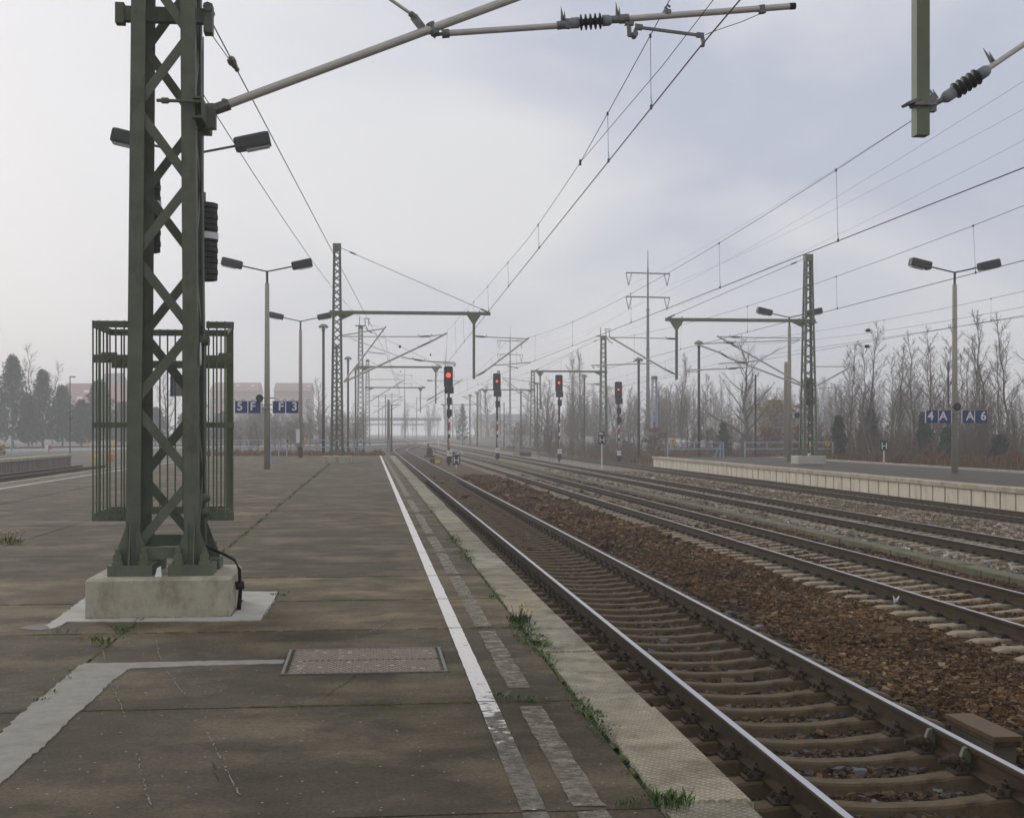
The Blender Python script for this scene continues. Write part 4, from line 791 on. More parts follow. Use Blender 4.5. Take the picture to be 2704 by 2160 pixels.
line('overhead wires anchored at the near mast and running steeply down to the platform end mast', 0, [Vz(-1.72, 14.35, 6.3), Vz(.9, 80, 6.66), Vz(3.3, 148, 6.1), Vz(5.0, 217, 6.0), Vz(5, 330, 6)], [Vz(-1.86, 14.45, 5.6), Vz(.75, 80, 8.2), Vz(3.2, 148, 7.8), Vz(5.0, 217, 7.7), Vz(5, 330, 7.6)], [88, 98, 108, 118, 128, 138], .0075, .006)
line('overhead wires above the second track, slanting down from the upper right', 0, [Vz(8.7, -55, 5.3), Vz(8.5, 14.2, 5.3), Vz(8.15, 80, 5.45), Vz(8.6, 150, 5.5), Vz(8.3, 217, 5.5), Vz(8.3, 330, 5.5), Vz(8.3, 460, 5.5)], [Vz(8.6, -55, 7.2), Vz(8.45, 14.2, 6.95), Vz(8.2, 80, 7.3), Vz(8.5, 150, 7.3), Vz(8.3, 217, 7.3), Vz(8.3, 330, 7.3), Vz(8.3, 460, 7.3)], [6, 23.3, 31.3, 42, 54, 66, 74, 90, 102, 114, 126, 138, 160, 172, 184])
line('overhead wires above the third track, in front of the right hand mast head', 0, [Vz(13.6, -55, 5.4), Vz(13.5, 14.2, 5.4), Vz(13.2, 80, 5.4), Vz(13.6, 150, 5.4), Vz(13.4, 217, 5.4), Vz(13.4, 330, 5.4), Vz(13.4, 460, 5.4)], [Vz(13.4, -55, 7.2), Vz(13.4, 14.2, 6.9), Vz(13.3, 80, 7.4), Vz(13.5, 150, 7.3), Vz(13.4, 217, 7.3), Vz(13.4, 330, 7.2), Vz(13.4, 460, 7.2)], [28.3, 37, 46, 56, 66, 74, 92, 104, 116, 128, 140])
line('overhead wires above the farthest track, passing the twin lamp on the right', 0, [Vz(21.0, -55, 5.5), Vz(20.9, 14.2, 5.5), Vz(20.7, 80, 5.7), Vz(20.9, 150, 5.4), Vz(20.8, 217, 5.4), Vz(20.8, 330, 5.3)], [Vz(21.0, -55, 7.0), Vz(20.9, 14.2, 7.0), Vz(20.7, 80, 7.35), Vz(20.9, 150, 7.2), Vz(20.8, 217, 7.2), Vz(20.8, 330, 7.2)], [32, 42.7, 52, 61, 70, 92, 106, 120, 134])
l5 = line('lowest overhead wires on the right, with two small section insulators', 0, [Vz(22.0, -55, 5.6), Vz(21.9, 42, 5.72), Vz(22.2, 80, 6.25), Vz(22.0, 150, 5.6), Vz(22.0, 217, 5.5)], [Vz(22.2, -55, 6.0), Vz(22.1, 42, 6.1), Vz(22.4, 80, 7.2), Vz(22.2, 150, 7.2), Vz(22.2, 217, 7.2)], [48.5, 56, 110, 125], .0075, .006)
for px_, py_ in ((2293, 873), (2290, 915)):
    c, s, e2 = MB(), MB(), MB(); p = atY(px_ - 10, py_, 64.5); q = atY(px_ + 10, py_ - 1, 64.2); shed_insulator(c, s, p, q, .055, e2); o = s.obj('section_insulator', RUST, l5, smooth=True); c.obj('end_cap', WHITE, o); e2.obj('end_cap', WHITE, o)
mb = MB(); mb.ptube([Vector((3.7, 23.2, 6.62)), Vector((3.62, 16.2, 6.41)), Vector((3.56, 13.4, 6.36)), Vector((3.3, 5, 6.6))], .0055, 4)
mb.tube((3.7, 23.2, 6.57), (3.7, 23.2, 6.67), .022, n=6); mb.obj('stitch_wire', WIRE, lt)
mb = MB(); p = atY(607, 168, 14.9); 
mb.ptube([atY(537, 62, 14.4), atY(607, 160, 15.2)], .006, 4); mb.lathe(atY(608, 156, 15.1), atY(628, 188, 15.6), [(0, .02), (.1, .05), (.3, .05), (.35, .03), (.6, .035), (.65, .02), (.9, .03), (1, .01)], 8); mb.obj('wire_joint', STEEL, lt)
balls = [(1056, 917, 75), (1057, 982, 150), (1098, 970, 150), (1137, 938, 110), (1154, 990, 200), (1155, 1022, 200)]
for i, (a, b2, y) in enumerate(balls):
    mb = MB(); p = atY(a, b2, y); mb.lathe(p + Vector((0, 0, -.05)), p + Vector((0, .03, .12)), [(0, .01), (.1, .05), (.5, .075), (.9, .05), (1, .01)], 8); mb.obj('wire_clamp', DARK, lt, smooth=True)
# ------------------------------------------------------------------ steel tube pylons of the power line behind the yard
PYL = mat('pylon_green_grey', (.13, .155, .145), .6, var=.1)
def pylon(label, x, y, zb, H, sc=1.0):
    t = thing('power_pylon', label, 'pylon', (x, y, zb), 'tubular power pylons'); z1, z2, z3 = zb + H * .68, zb + H * .875, zb + H * .875
    zl, zu = zb + H * .765, zb + H * .885
    mb = MB(); mb.tube((x, y, zb), (x, y, zb + H * .5), .29, .24, 12); mb.tube((x, y, zb + H * .5), (x, y, zb + H * .70), .235, .20, 12); mb.tube((x, y, zb + H * .70), (x, y, zu + .7), .155, .13, 12); mb.tube((x, y, zu), (x, y, zb + H), .10, .05, 8)
    for f in (.3, .5, .7): mb.tube((x, y, zb + H * f - .12), (x, y, zb + H * f + .12), .31, n=12)
    mb.obj('pole', PYL, t)
    for z in (zl, zu):
        mb = MB(); mb.bar((x - 3.45, y, z), (x + 3.45, y, z - .1), .16, .2); o = mb.obj('crossarm', PYL, t)
        for s in (-1, 1):
            mb = MB(); e = (x + s * 3.0, y, z - 1.95); mb.tube((x + s * 3.4, y, z - .1), e, .07, n=6); mb.tube((x + s * 2.55, y, z - .1), e, .07, n=6); mb.obj('insulator_string', STEEL, o)
    return t, zl, zu
PYP = [(42.4, 200, -.8, 30.5), (37.0, 350, -.8, 30.3), (25.5, 452, -.8, 30.0), (14.5, 560, -.8, 30.0)]
PL = ['tall tube pylon with two crossarms, right of the centre', 'hazy tube pylon with two crossarms behind the second signal', 'faint tube pylon left of the first signal', 'barely visible tube pylon in the far haze']
for p, l in zip(PYP, PL): pylon(l, p[0], p[1], p[2], p[3])
for s in (-1, 1):
    for f in (.765, .885):
        pts = [(33.5 + s * 3, -60, 27)] + [(p[0] + s * 3, p[1], p[2] + p[3] * f - 1.95) for p in PYP]; out = []
        for i in range(len(pts) - 1):
            a, b2 = Vector(pts[i]), Vector(pts[i + 1]); sg = 3.2 if i == 0 else 2.2
            for k in range(16): u = k / 16; q = a.lerp(b2, u); q.z -= 4 * sg * u * (1 - u); out.append(q)
        out.append(Vector(pts[-1])); mb = MB(); mb.ptube(out, .011, 4)
        mb.obj('power_line', WIRE, label='faint %s power line strung along the %s side of the tube pylons' % ('upper' if f > .8 else 'lower', 'left' if s < 0 else 'right'), category='wire', group='power lines of the tube pylons')
# ------------------------------------------------------------------ lettering
def text_mesh(s, size, depth=.004, xs=1.0, bold=0.0):
    c = bpy.data.curves.new('lettering', 'FONT'); c.body = s; c.size = size; c.extrude = depth; c.offset = bold; c.align_x = 'CENTER'; c.align_y = 'CENTER'
    o = bpy.data.objects.new('lettering', c); COL.objects.link(o); dg = bpy.context.evaluated_depsgraph_get(); me = bpy.data.meshes.new_from_object(o.evaluated_get(dg)); bpy.data.objects.remove(o)
    return me
def letter(s, size, p, parent, m, xs=1.0, bold=0.0, name='lettering'):  # upright text facing the camera side (-Y)
    me = text_mesh(s, size, bold=bold)
    for v in me.vertices: x, y, z = v.co; v.co = (x * xs, -z, y)
    me.materials.clear(); me.materials.append(m); off = Vector((0, 0, 0)); q = parent
    while q is not None: off += q.location; q = q.parent
    o = link(name, me, parent); o.location = Vector(p) - off; return o

# ------------------------------------------------------------------ lamps
def twin_lamp(label, x, y, zb, ht, sc=1.0):
    t = thing('twin_street_lamp', label, 'lamp', (x, y, zb), 'twin armed platform lamps'); zt = zb + ht * .935
    MB().tube((x, y, zb), (x, y, zt), .160, .105, 16).obj('pole', POLE, t, smooth=True)
    mb = MB(); mb.tube((x, y, zt), (x, y, zt + .62), .06, n=8)
    for s in (-1, 1): mb.tube((x, y, zt + .58), (x + s * 1.30, y, zt + .86), .035, n=8)
    mb.obj('arm', LAMPH, t)
    for s in (-1, 1):
        a, b2 = Vector((x + s * 1.22, y, zt + .86)), Vector((x + s * 2.22, y, zt + 1.08)); d, u, v = frame(b2 - a, (0, 0, 1)); w, h = .25, .20
        pr = [(-w * .8, h), (w * .8, h), (w, h * .6), (w, -h * .7), (w * .8, -h), (-w * .8, -h), (-w, -h * .7), (-w, h * .6)]; vs = []
        for k, sc_ in ((0, .82), (.06, .95), (.9, 1.0), (1.0, .9)): vs += [a.lerp(b2, k) + v * (q[0] * sc_) + u * (q[1] * sc_) for q in pr]
        fs = [tuple(range(7, -1, -1)), tuple(range(24, 32))] + [(r_ * 8 + i, r_ * 8 + (i + 1) % 8, r_ * 8 + 8 + (i + 1) % 8, r_ * 8 + 8 + i) for r_ in range(3) for i in range(8)]
        o = MB().add(vs, fs).obj('lamp_head', LAMPH, t)
        c = a.lerp(b2, .62) - u * (h + .015); mb = MB(); mb.bar(c - d * .33, c + d * .33, .30, .05, ref=u); mb.obj('lamp_glass', LENS, o)
    return t
L1 = twin_lamp('twin armed lamp mostly hidden behind the near mast, its dark heads sticking out both sides', -5.1, 38.9, 0, 9.9)
L2 = twin_lamp('concrete twin armed lamp carrying the 5 F and F 3 boards', -5.1, 67.0, 0, 9.9)
L3 = twin_lamp('concrete twin armed lamp near the left railing, behind the one with boards', -5.0, 97, 0, 9.9)
R1 = twin_lamp('concrete twin armed lamp carrying the 4 A and A 6 boards on the right platform', 28.0, 61.2, PZ, 9.7)
R2 = twin_lamp('concrete twin armed lamp just left of the right hand platform mast', 28.0, 86.5, PZ, 9.7)
MB().box((-4.92, 66.85, 1.0), (.05, .10, 1.5)).obj('cable_cover', RAILING, L2)
MB().box((-5.17, 96.75, 1.55), (.26, .05, 1.0)).obj('notice_plate', LETTER, L3)
MB().tube((-5.0, 97, 0), (-5.0, 97, .75), .166, n=16).obj('pole_base', RUST, L3)
def boards(label, lamp, x, y, z, left, right, gap):
    t = thing('track_number_boards', label, 'sign', (x, y - .2, z), 'blue track number boards'); s = .60
    xs = [x - gap - s * 1.5 - .05, x - gap - s * .5, x + gap + s * .5, x + gap + s * 1.5 + .05]
    for k, (ch, cx_, al) in enumerate(zip(left + right, xs, (-.07, -.09, .09, .11))):
        b_ = MB().box((cx_, y - .2, z), (s, .03, s)).obj('board', BLUE, t)
        letter(ch, .58, (cx_ + al, y - .222, z + .02), b_, LETTER, bold=.012)
    mb = MB()
    for cx_ in (xs[0] - s / 2 - .015, xs[0] + s / 2 + .025, xs[1] + s / 2 + .015, xs[2] - s / 2 - .015, xs[2] + s / 2 + .025): mb.box((cx_, y - .2, z), (.03, .04, s + .01))
    mb.obj('frame', WHITE, t); mb = MB()
    for zz in (.12, -.12): mb.tube((x, y, z + zz - .02), (x, y, z + zz + .02), .155, n=16); mb.box((x, y - .2, z + zz), (gap * 2 + .05, .03, .04))
    mb.obj('clamp_band', STEEL, t); return t
boards('pair of blue boards reading 5 F and F 3 on the left lamp post', L2, -5.1, 67.0, 3.08, '5F', 'F3', .30)
boards('pair of blue boards reading 4 A and A 6 on the right lamp post', R1, 28.0, 61.2, 2.58, '4A', 'A6', .28)
# the blue board half hidden behind the near mast
t = thing('hanging_board', 'grey and blue board edge showing between the legs of the near mast', 'sign', (-5.1, 38.6, 3.4)); MB().box((-5.32, 38.5, 3.15), (.60, .12, .56)).obj('board', mat('board_back', (.16, .15, .15), .6), t); MB().box((-5.6, 38.43, 3.15), (.05, .16, .58)).obj('frame', BLUE, t)
def horn(label, x, y, z, px_):
    t = thing('loudspeaker', label, 'loudspeaker', (x, y, z), 'black horn loudspeakers')
    MB().lathe((x, y + .42, z), (x, y, z), [(0, .07), (.2, .075), (.4, .09), (.7, .13), (.92, .18), (1, .19)], 20).obj('horn', BLACK, t, smooth=True)
    MB().lathe((x, y + .03, z), (x, y - .012, z), [(0, .17), (.6, .17), (1, .03)], 20).obj('cone', DARK, t); MB().tube((x, y - .02, z), (x, y - .03, z), .025, n=8).obj('bolt', STEEL, t)
    MB().bar((x, y + .3, z + .02), (px_, y + .3, z + .02), .05, .05).obj('bracket', STEEL, t)
horn('black horn loudspeaker on the 5 F lamp post', -5.45, 66.75, 3.52, -4.7); horn('black horn loudspeaker in front of the 4 A lamp post', 27.86, 60.6, 3.05, 28.0); horn('black horn loudspeaker left of the right hand mast', 28.38, 86.0, 2.95, 28.0)
def mushroom(label, px_, ptop, X=None, Y=None, zb=-.9):
    p = atY(px_, ptop, Y); H = p.z - zb; x, y = p.x, p.y; t = thing('mushroom_lamp', label, 'lamp', (x, y, zb), 'mushroom topped yard lamps'); k = Y / 115
    MB().tube((x, y, zb), (x, y, p.z - .75), .135, .115, 10).obj('pole', mat('dark_mast_paint', (.055, .052, .042), .6, var=.2, vscale=2) if 'dark_mast_paint' not in bpy.data.materials else bpy.data.materials['dark_mast_paint'], t, smooth=True)
    MB().lathe((x, y, p.z - .8), (x, y, p.z - .28), [(0, .10), (.3, .14), (.7, .13), (1, .06)], 10).obj('lamp_neck', LAMPH, t)
    MB().lathe((x, y, p.z - .34), (x, y, p.z), [(0, .40), (.1, .43), (.25, .43), (.5, .38), (.8, .24), (1, .03)], 20).obj('hood', GREENL if 'hood_grey' not in bpy.data.materials else bpy.data.materials['hood_grey'], t, smooth=True)
    mb = MB()
    for a in range(4): mb.tube((x + .12 * math.cos(a * 1.57), y + .12 * math.sin(a * 1.57), p.z - .55), (x + .36 * math.cos(a * 1.57), y + .36 * math.sin(a * 1.57), p.z - .33), .012, n=4)
    mb.obj('stay', LAMPH, t); return t
mat('hood_grey', (.20, .205, .19), .5, var=.1)
for a in [('tall mushroom lamp just left of the platform end mast', 854, 855, 115), ('mushroom lamp right of the platform end mast, lower than its left neighbour', 919, 941, 150), ('mushroom lamp behind the lattice of the platform end mast', 889, 911, 140), ('faint mushroom lamp close behind the third left hand mast', 939, 970, 175),
          ('mushroom lamp crossed by a cantilever, left of the right hand railing', 1845.5, 899, 118), ('mushroom lamp right of the fourth red signal', 1686.5, 944, 124), ('mushroom lamp between the third red signal and the H board mast', 1543, 989, 175), ('mushroom lamp between the second and third red signals', 1375.5, 1026, 205),
          ('mushroom lamp right behind the hanging post of the hazy mast', 1419, 1010, 215), ('faint mushroom lamp right of the first red signal', 1241, 1041, 250), ('second faint mushroom lamp right of the first red signal, beside a lattice mast', 1260, 1034, 240)]:
    mushroom(a[0], a[1], a[2], Y=a[3])
for l, px_, pt, Y in [('bare grey pole behind the spreading tree on the right', 1995, 990, 120), ('concrete post standing close behind the lamp left of the right hand mast', 2077, 956, 100), ('dark bare post behind the 4 A board', 2504, 955, 110), ('round concrete post at the left railing gap, beyond the platform', 1026, 1055, 165), ('thin pole behind the round concrete post beyond the platform', 1034, 1068, 168), ('thin dark pole right of the second red signal', 1331, 1062, 230)]:
    p = atY(px_, pt, Y); zb = -.9 if Y != 100 else PZ; r_ = .11 if Y not in (100, 165) else .24
    MB().lathe((p.x, p.y, zb), tuple(p), [(0, r_), (.97, r_ * .75), (1, r_ * .7)], 12).obj('pole', POLE if Y in (100, 165) else bpy.data.materials['dark_mast_paint'], label=l, category='pole', smooth=True)
# little street lamp over the left trees
t = thing('street_lamp', 'small single armed street lamp sticking up from the left evergreens', 'lamp', atY(185, 1150, 165), None); p = atY(185, 994, 165); mb = MB(); mb.tube((p.x, p.y, -.9), tuple(p), .09, .06, 6); mb.obj('pole', LAMPH, t); MB().box((p.x + .3, p.y, p.z - .05), (.7, .2, .12)).obj('lamp_head', LAMPH, t)

# ------------------------------------------------------------------ light signals
def signal(label, px_, Y, ptop, zb, lit_px, lamp_r, num, boxes, stripes=True):
    p = atY(px_, ptop, Y); x, y, zt = p.x, p.y, p.z; t = thing('light_signal', label, 'signal', (x, y, zb), 'red light signals'); s = 1.0
    h1, w1 = 1.50, .66
    mb = MB(); c = .09; pr = [(-w1 / 2, -h1), (w1 / 2, -h1), (w1 / 2, -c), (w1 / 2 - c, 0), (-w1 / 2 + c, 0), (-w1 / 2, -c)]
    mb.prism([(x + q[0], y - .02, zt + q[1]) for q in pr], (0, .05, 0)); hd = mb.obj('signal_head', BLACK, t)
    MB().box((x, y + .12, zt - .8), (.46, .22, 1.2)).obj('housing', BLACK, hd)
    z0 = (HY - lit_px) * (Y * CT + x * ST) / FPX + CAMZ; d_ = zt - z0
    for dz in ([.30, 1.15] if abs(d_ - .5) < .25 else [.3, 1.2]) + [d_]:
        for dx in ((0,) if dz == d_ else (-.16, .16)):
            lit = dz == d_; r_ = lamp_r if lit else .085
            MB().lathe((x + dx, y - .022, zt - dz), (x + dx, y - .05, zt - dz), [(0, r_), (1, r_)], 16).obj('lamp', REDLAMP if lit else DARK, hd)
            mb = MB()
            for k in range(9):
                a, b2 = math.pi * k / 9, math.pi * (k + 1) / 9; mb.add([(x + dx + (r_ + .02) * math.cos(q), yy, zt - dz + (r_ + .02) * math.sin(q)) for q in (a, b2) for yy in (y - .025, y - .22)], [(0, 1, 3, 2)])
            mb.obj('visor', BLACK, hd)
    mb = MB(); mb.box((x + .06, y + .02, zt - h1 - .26), (.66, .12, .50)); mb.obj('lower_head', BLACK, t)
    for k in range(5): MB().tube((x - .18 + .12 * k, y - .05, zt - h1 - .2), (x - .18 + .12 * k, y - .16, zt - h1 - .2), .035, n=8).obj('visor', DARK, t)
    MB().tube((x + .03, y + .1, zb), (x + .03, y + .1, zt - h1), .09, n=10).obj('mast', RUST, t)
    for k in boxes: mb = MB(); mb.bbox((x + .07, y + .02, zt - k), (.38, .22, .52), .03); mb.tube((x + .07, y, zt - k - .26), (x + .07, y, zt - k - .36), .07, n=8); mb.obj('equipment_box', BLACK, t)
    mz = zb + 2.9                                                      # mast sign: white red white, then a black and yellow wedge
    mb = MB(); mb.box((x + .05, y - .005, mz), (.13, .015, 1.15)); mp_ = mb.obj('mast_sign', WHITE, t)
    MB().box((x + .05, y - .018, mz + .02), (.13, .012, .6)).obj('red_field', REDP, mp_)
    MB().prism([(x - .01, y - .008, mz - .85), (x + .11, y - .008, mz - .85), (x + .065, y - .008, mz - 1.65), (x + .035, y - .008, mz - 1.65)], (0, .012, 0)).obj('yellow_wedge', YELLOW, t)
    MB().box((x + .05, y - .003, mz - .72), (.13, .015, .25)).obj('black_field', BLACK, t)
    pl = MB().box((x + .06, y - .02, zb + .95), (.36, .02, .42)).obj('number_plate', WHITE, t); letter(num, .22, (x + .06, y - .036, zb + .95), pl, BLACK)
    MB().box((x + .05, y + .08, zb + .48), (.34, .24, .5)).obj('foot_box', BLACK, t); return t
signal('leftmost red light signal, its lamp the largest, beside the platform track', 1184, 97, 967, -.66, 991, .165, '138', (2.55, 3.42))
signal('second red light signal from the left, in front of the hazy yellow house', 1312, 114, 986, -.7, 1007, .085, '160', (2.65,))
signal('third red light signal from the left, under a thin crossbeam', 1476, 118, 990, -.85, 1011, .085, '162', (2.5,))
signal('fourth red light signal from the left, lowest hung, before the bare trees', 1633, 118, 1008, -1.02, 1029, .075, '166', (2.6, 3.45))
signal('black light signal hidden behind the lattice of the right hand mast', 2137, 96, 999, -.9, 1020, .02, '168', (2.9, 3.6))
# ------------------------------------------------------------------ H boards
def hboard(label, x, y, zc, zb, arrow):
    t = thing('stop_board', label, 'sign', (x, y, zb), 'black H stop boards'); s = .5
    b_ = MB().box((x, y, zc), (s, .03, s * 1.28)).obj('board', BLACK, t); mb = MB()
    for e in (-1, 1): mb.box((x + e * .145, y - .02, zc), (.062, .01, .44))
    mb.box((x, y - .02, zc - .01), (.24, .01, .062)); mb.obj('lettering', LETTER, b_)
    if arrow:
        b2 = MB().box((x, y, zc + .45), (s * .88, .03, .20)).obj('arrow_board', BLACK, t); e = arrow
        MB().prism([(x - e * .19, y - .018, zc + .53), (x - e * .19, y - .018, zc + .38), (x + e * .19, y - .018, zc + .43)], (0, -.008, 0)).obj('arrow', LETTER, b2)
    MB().tube((x, y + .05, zb), (x, y + .05, zc + .2), .045, n=8).obj('post', LETTER, t)
hboard('black H board low beside the leftmost red signal', 5.9, 91, -.08, -.68, -1)
hboard('black H board on a pale post in grey ballast, before a lattice mast', 17.1, 97, 1.27, -.9, 1)
hboard('black H board at the far edge of the right hand platform', 33.2, 83, .95, -.2, 0)
# ------------------------------------------------------------------ railings and T signs
def railing(label, a, b2, z, h, mids):
    t = thing('railing', label, 'railing', (*a, z), 'blue grey railings at the platform ends'); A, B = Vector((*a, z)), Vector((*b2, z))
    mb = MB()
    for zz in (h, h * .56): MB().bar(A + Vector((0, 0, zz)), B + Vector((0, 0, zz)), .055, .07).obj('rail', RAILING, t)
    for k in (0, 1): MB().bar(A.lerp(B, k) + Vector((0, 0, 0)), A.lerp(B, k) + Vector((0, 0, h + .03)), .09, .09, ref=(1, 0, 0)).obj('post', RAILING, t)
    for k in mids: MB().bar(A.lerp(B, k) + Vector((0, 0, h * .56)), A.lerp(B, k) + Vector((0, 0, h)), .07, .07, ref=(1, 0, 0)).obj('post', RAILING, t)
    return t
def gx_(px_, Y): return atY(px_, HY, Y).x
railing('blue grey railing at the platform end, left of the 5 F lamp post', (gx_(560, 103), 103), (gx_(736, 103), 103), 0, 1.22, (.55,))
railing('blue grey railing at the platform end, running behind the slim green mast', (gx_(796, 103), 103), (gx_(1026, 103), 103), 0, 1.22, (.28, .62))
railing('blue grey railing with a slanting brace, left part of the right hand platform end', (gx_(1763, 102), 102), (gx_(1910, 102), 102), PZ, 1.15, (.48,))
railing('long blue grey railing on the right hand platform end, behind the mast', (gx_(1967, 102), 102), (gx_(2199, 102), 102), PZ, 1.15, (.25, .75))
t = thing('post', 'lone blue grey gate post between the two left railings', 'post', (gx_(757, 103), 103, 0)); MB().bar((gx_(757, 103), 103, 0), (gx_(757, 103), 103, 1.25), .09, .09, ref=(1, 0, 0)).obj('shaft', RAILING, t); MB().box((gx_(757, 103) + .05, 103, 1.15), (.12, .14, .16)).obj('latch', RUST, t)
t = thing('post', 'blue grey gate post with two slanting braces on the right hand platform', 'post', (gx_(1906, 102), 102, PZ)); x_ = gx_(1905, 102); MB().bar((x_, 102.3, PZ), (x_, 102.3, PZ + 1.15), .09, .09, ref=(1, 0, 0)).obj('shaft', RAILING, t)
for e in (.35, .5): MB().tube((x_, 102.3, PZ + 1.0), (x_ - .9 * e * 1.3, 102.3, PZ), .025, n=5).obj('brace', RAILING, t)
t = thing('post', 'small blue grey gate post on the low left hand platform', 'post', (*tuple(atY(31, 1196, 110))[:2], .2)); q = atY(31, 1152, 110); MB().bar((q.x, q.y, .2), (q.x, q.y, q.z), .09, .09, ref=(1, 0, 0)).obj('shaft', RAILING, t); MB().tube((q.x, q.y, q.z - .2), (q.x + .7, q.y, .2), .03, n=5).obj('brace', RAILING, t)
def tsign(label, px_, py_, Y):
    p = atY(px_, py_, Y - .1); t = thing('warning_disc', label, 'sign', p, 'yellow T discs on the railings')
    MB().tube(p, p + Vector((0, .03, 0)), .235, n=24).obj('rim', REDP, t); MB().tube(p + Vector((0, -.012, 0)), p, .205, n=24).obj('disc', YELLOW, t)
    mb = MB(); mb.box(p + Vector((0, -.018, -.01)), (.055, .01, .27)); mb.box(p + Vector((0, -.018, .115)), (.17, .01, .03)); mb.obj('lettering', BLACK, t)
tsign('yellow T disc on the left railing beside the second lamp post', 801, 1159, 103); tsign('yellow T disc on the left end of the right hand railings', 1777, 1167, 102); tsign('yellow T disc on the right end of the long right hand railing', 2185, 1171, 102)

# ------------------------------------------------------------------ small things on and beside the tracks
CHK = mat('rusty_chequer_plate', (.115, .085, .058), .6, metal=.25, var=.3, vscale=5, bump=.1, dirt=((.075, .048, .028), 3, .5, .68))
t = thing('access_cover', 'rusty chequer plate cover let into the platform', 'cover', (-.04, 10.85, 0)); x0, x1, y0, y1 = -.68, .60, 10.27, 11.43
mb = MB()
for c, d in (((-.04, y0 + .012, 0), (1.30, .024, .016)), ((-.04, y1 - .012, 0), (1.30, .024, .016)), ((x0 + .012, 10.85, 0), (.024, 1.10, .016)), ((x1 - .012, 10.85, 0), (.024, 1.10, .016))): mb.box(c, d)
mb.obj('frame', STEEL, t)
RAISED = mat('worn_steel_tread', (.36, .31, .25), .5, metal=.35, var=.2, vscale=20)
for ya_, yb_ in ((y0 + .03, 10.845), (10.855, y1 - .03)):
    o = MB().box((-.04, (ya_ + yb_) / 2, 0), (1.18, yb_ - ya_, .012)).obj('plate', CHK, t); mb = MB(); yy = ya_ + .03; j = 0
    while yy < yb_ - .02:
        for i in range(24):
            xx = -.60 + i * .0485 + (.024 if j % 2 else 0); a = .62 * (1 if (i + j) % 2 else -1); c, s_ = math.cos(a), math.sin(a); l, w = .026, .0065
            mb.add([(xx - l * c, yy - l * s_, .006), (xx + w * s_, yy - w * c, .006), (xx + l * c, yy + l * s_, .006), (xx - w * s_, yy + w * c, .006), (xx - l * .55 * c, yy - l * .55 * s_, .011), (xx + w * .4 * s_, yy - w * .4 * c, .011), (xx + l * .55 * c, yy + l * .55 * s_, .011), (xx - w * .4 * s_, yy + w * .4 * c, .011)], [(4, 5, 6, 7), (0, 1, 5, 4), (1, 2, 6, 5), (2, 3, 7, 6), (3, 0, 4, 7)])
        yy += .046; j += 1
    for i in range(14): xx, yq = rnd.uniform(-.58, .5), rnd.uniform(ya_ + .04, yb_ - .04); mb.box((xx, yq, .0075), (.035, .04, .008))
    mb.obj('tread', RAISED, o)
mb = MB()
for sx in (x0 + .036, x1 - .036):
    for k in range(40): yy = rnd.uniform(y0 + .03, y1 - .03); mb.add([(sx - .008, yy - .02, .004), (sx + .008, yy - .02, .004), (sx + .004, yy + .02, .012), (sx - .006, yy + .02, .010)], [(0, 1, 2, 3)])
mb.obj('moss_edge', MOSS, t, kind='stuff')
# trackside junction box with a rust brown lid
P0 = [atZ(2500, 1890, -.40), atZ(2560, 1884, -.40), atZ(2695, 1946, -.40), atZ(2632, 1952, -.40)]; cx_ = sum(p.x for p in P0) / 4; cy_ = sum(p.y for p in P0) / 4
t = thing('junction_box', 'trackside junction box with a brown lid, at the right edge beside the nearest rails', 'box', (cx_, cy_, -.66))
mb = MB(); a = Vector((P0[0].x, P0[0].y, -.4)); du = Vector((P0[2].x - P0[1].x, P0[2].y - P0[1].y, 0)); dw = Vector((P0[1].x - P0[0].x, P0[1].y - P0[0].y, 0))
cc = (P0[0] + P0[1] + P0[2] + P0[3]) / 4; cc.z = -.4; ang = math.atan2(du.y, du.x); Lb, Wb = du.length, min(.3, dw.length)
MB().box((cc.x, cc.y, -.405), (Lb, Wb, .035), ang).obj('lid', mat('brown_lid', (.100, .056, .022), .55, var=.14, vscale=6), t); MB().box((cc.x, cc.y, -.44), (Lb * .97, Wb * .92, .035), ang).obj('rim', RUST, t); MB().box((cc.x, cc.y, -.57), (Lb * .86, Wb * .78, .22), ang).obj('housing', EARTH, t)
MB().ptube([(cc.x + .2, cc.y + .1, -.55), (cc.x + .45, cc.y + .16, -.50), (cc.x + .9, cc.y + .1, -.54), (cc.x + 1.5, cc.y - .2, -.60)], .045, 8).obj('cable_duct', RUST, t, smooth=True)
for i, (px_, py_) in enumerate(((2430, 1952), (2522, 2003))):
    p = atZ(px_, py_, -.47); t = thing('rail_contact', ('rail contact bolt on the nearest right rail, upper of two' if i == 0 else 'rail contact bolt on the nearest right rail, lower of two'), 'bolt', p, 'contact bolts clamped to the nearest rail')
    d = Vector((4.27 - p.x, .0, 0)).normalized(); MB().prism([(p.x + .02, p.y - .02, -.50), (p.x + .15, p.y - .02, -.50), (p.x + .17, p.y - .02, -.44), (p.x + .12, p.y - .02, -.38), (p.x + .06, p.y - .02, -.39)], (0, .04, 0)).obj('clamp', GREENL, t); MB().lathe((p.x - .12, p.y, -.48), (p.x + .03, p.y, -.48), [(0, .02), (.4, .025), (.5, .04), (.6, .03), (.75, .05), (.85, .05), (1, .03)], 10).obj('bolt', RUST, t)
p = atZ(2367, 1590, -.56); t = MB(); t.prism([(p.x - .03, p.y, p.z - .02), (p.x, p.y, p.z + .03), (p.x - .045, p.y, p.z + .09)], (0, .02, .01)); t.prism([(p.x + .01, p.y, p.z - .02), (p.x + .045, p.y, p.z + .08), (p.x, p.y, p.z + .03)], (0, .02, .01))
t.obj('paper_scrap', WHITE, label='white scrap of paper lying against the second track rail', category='litter')
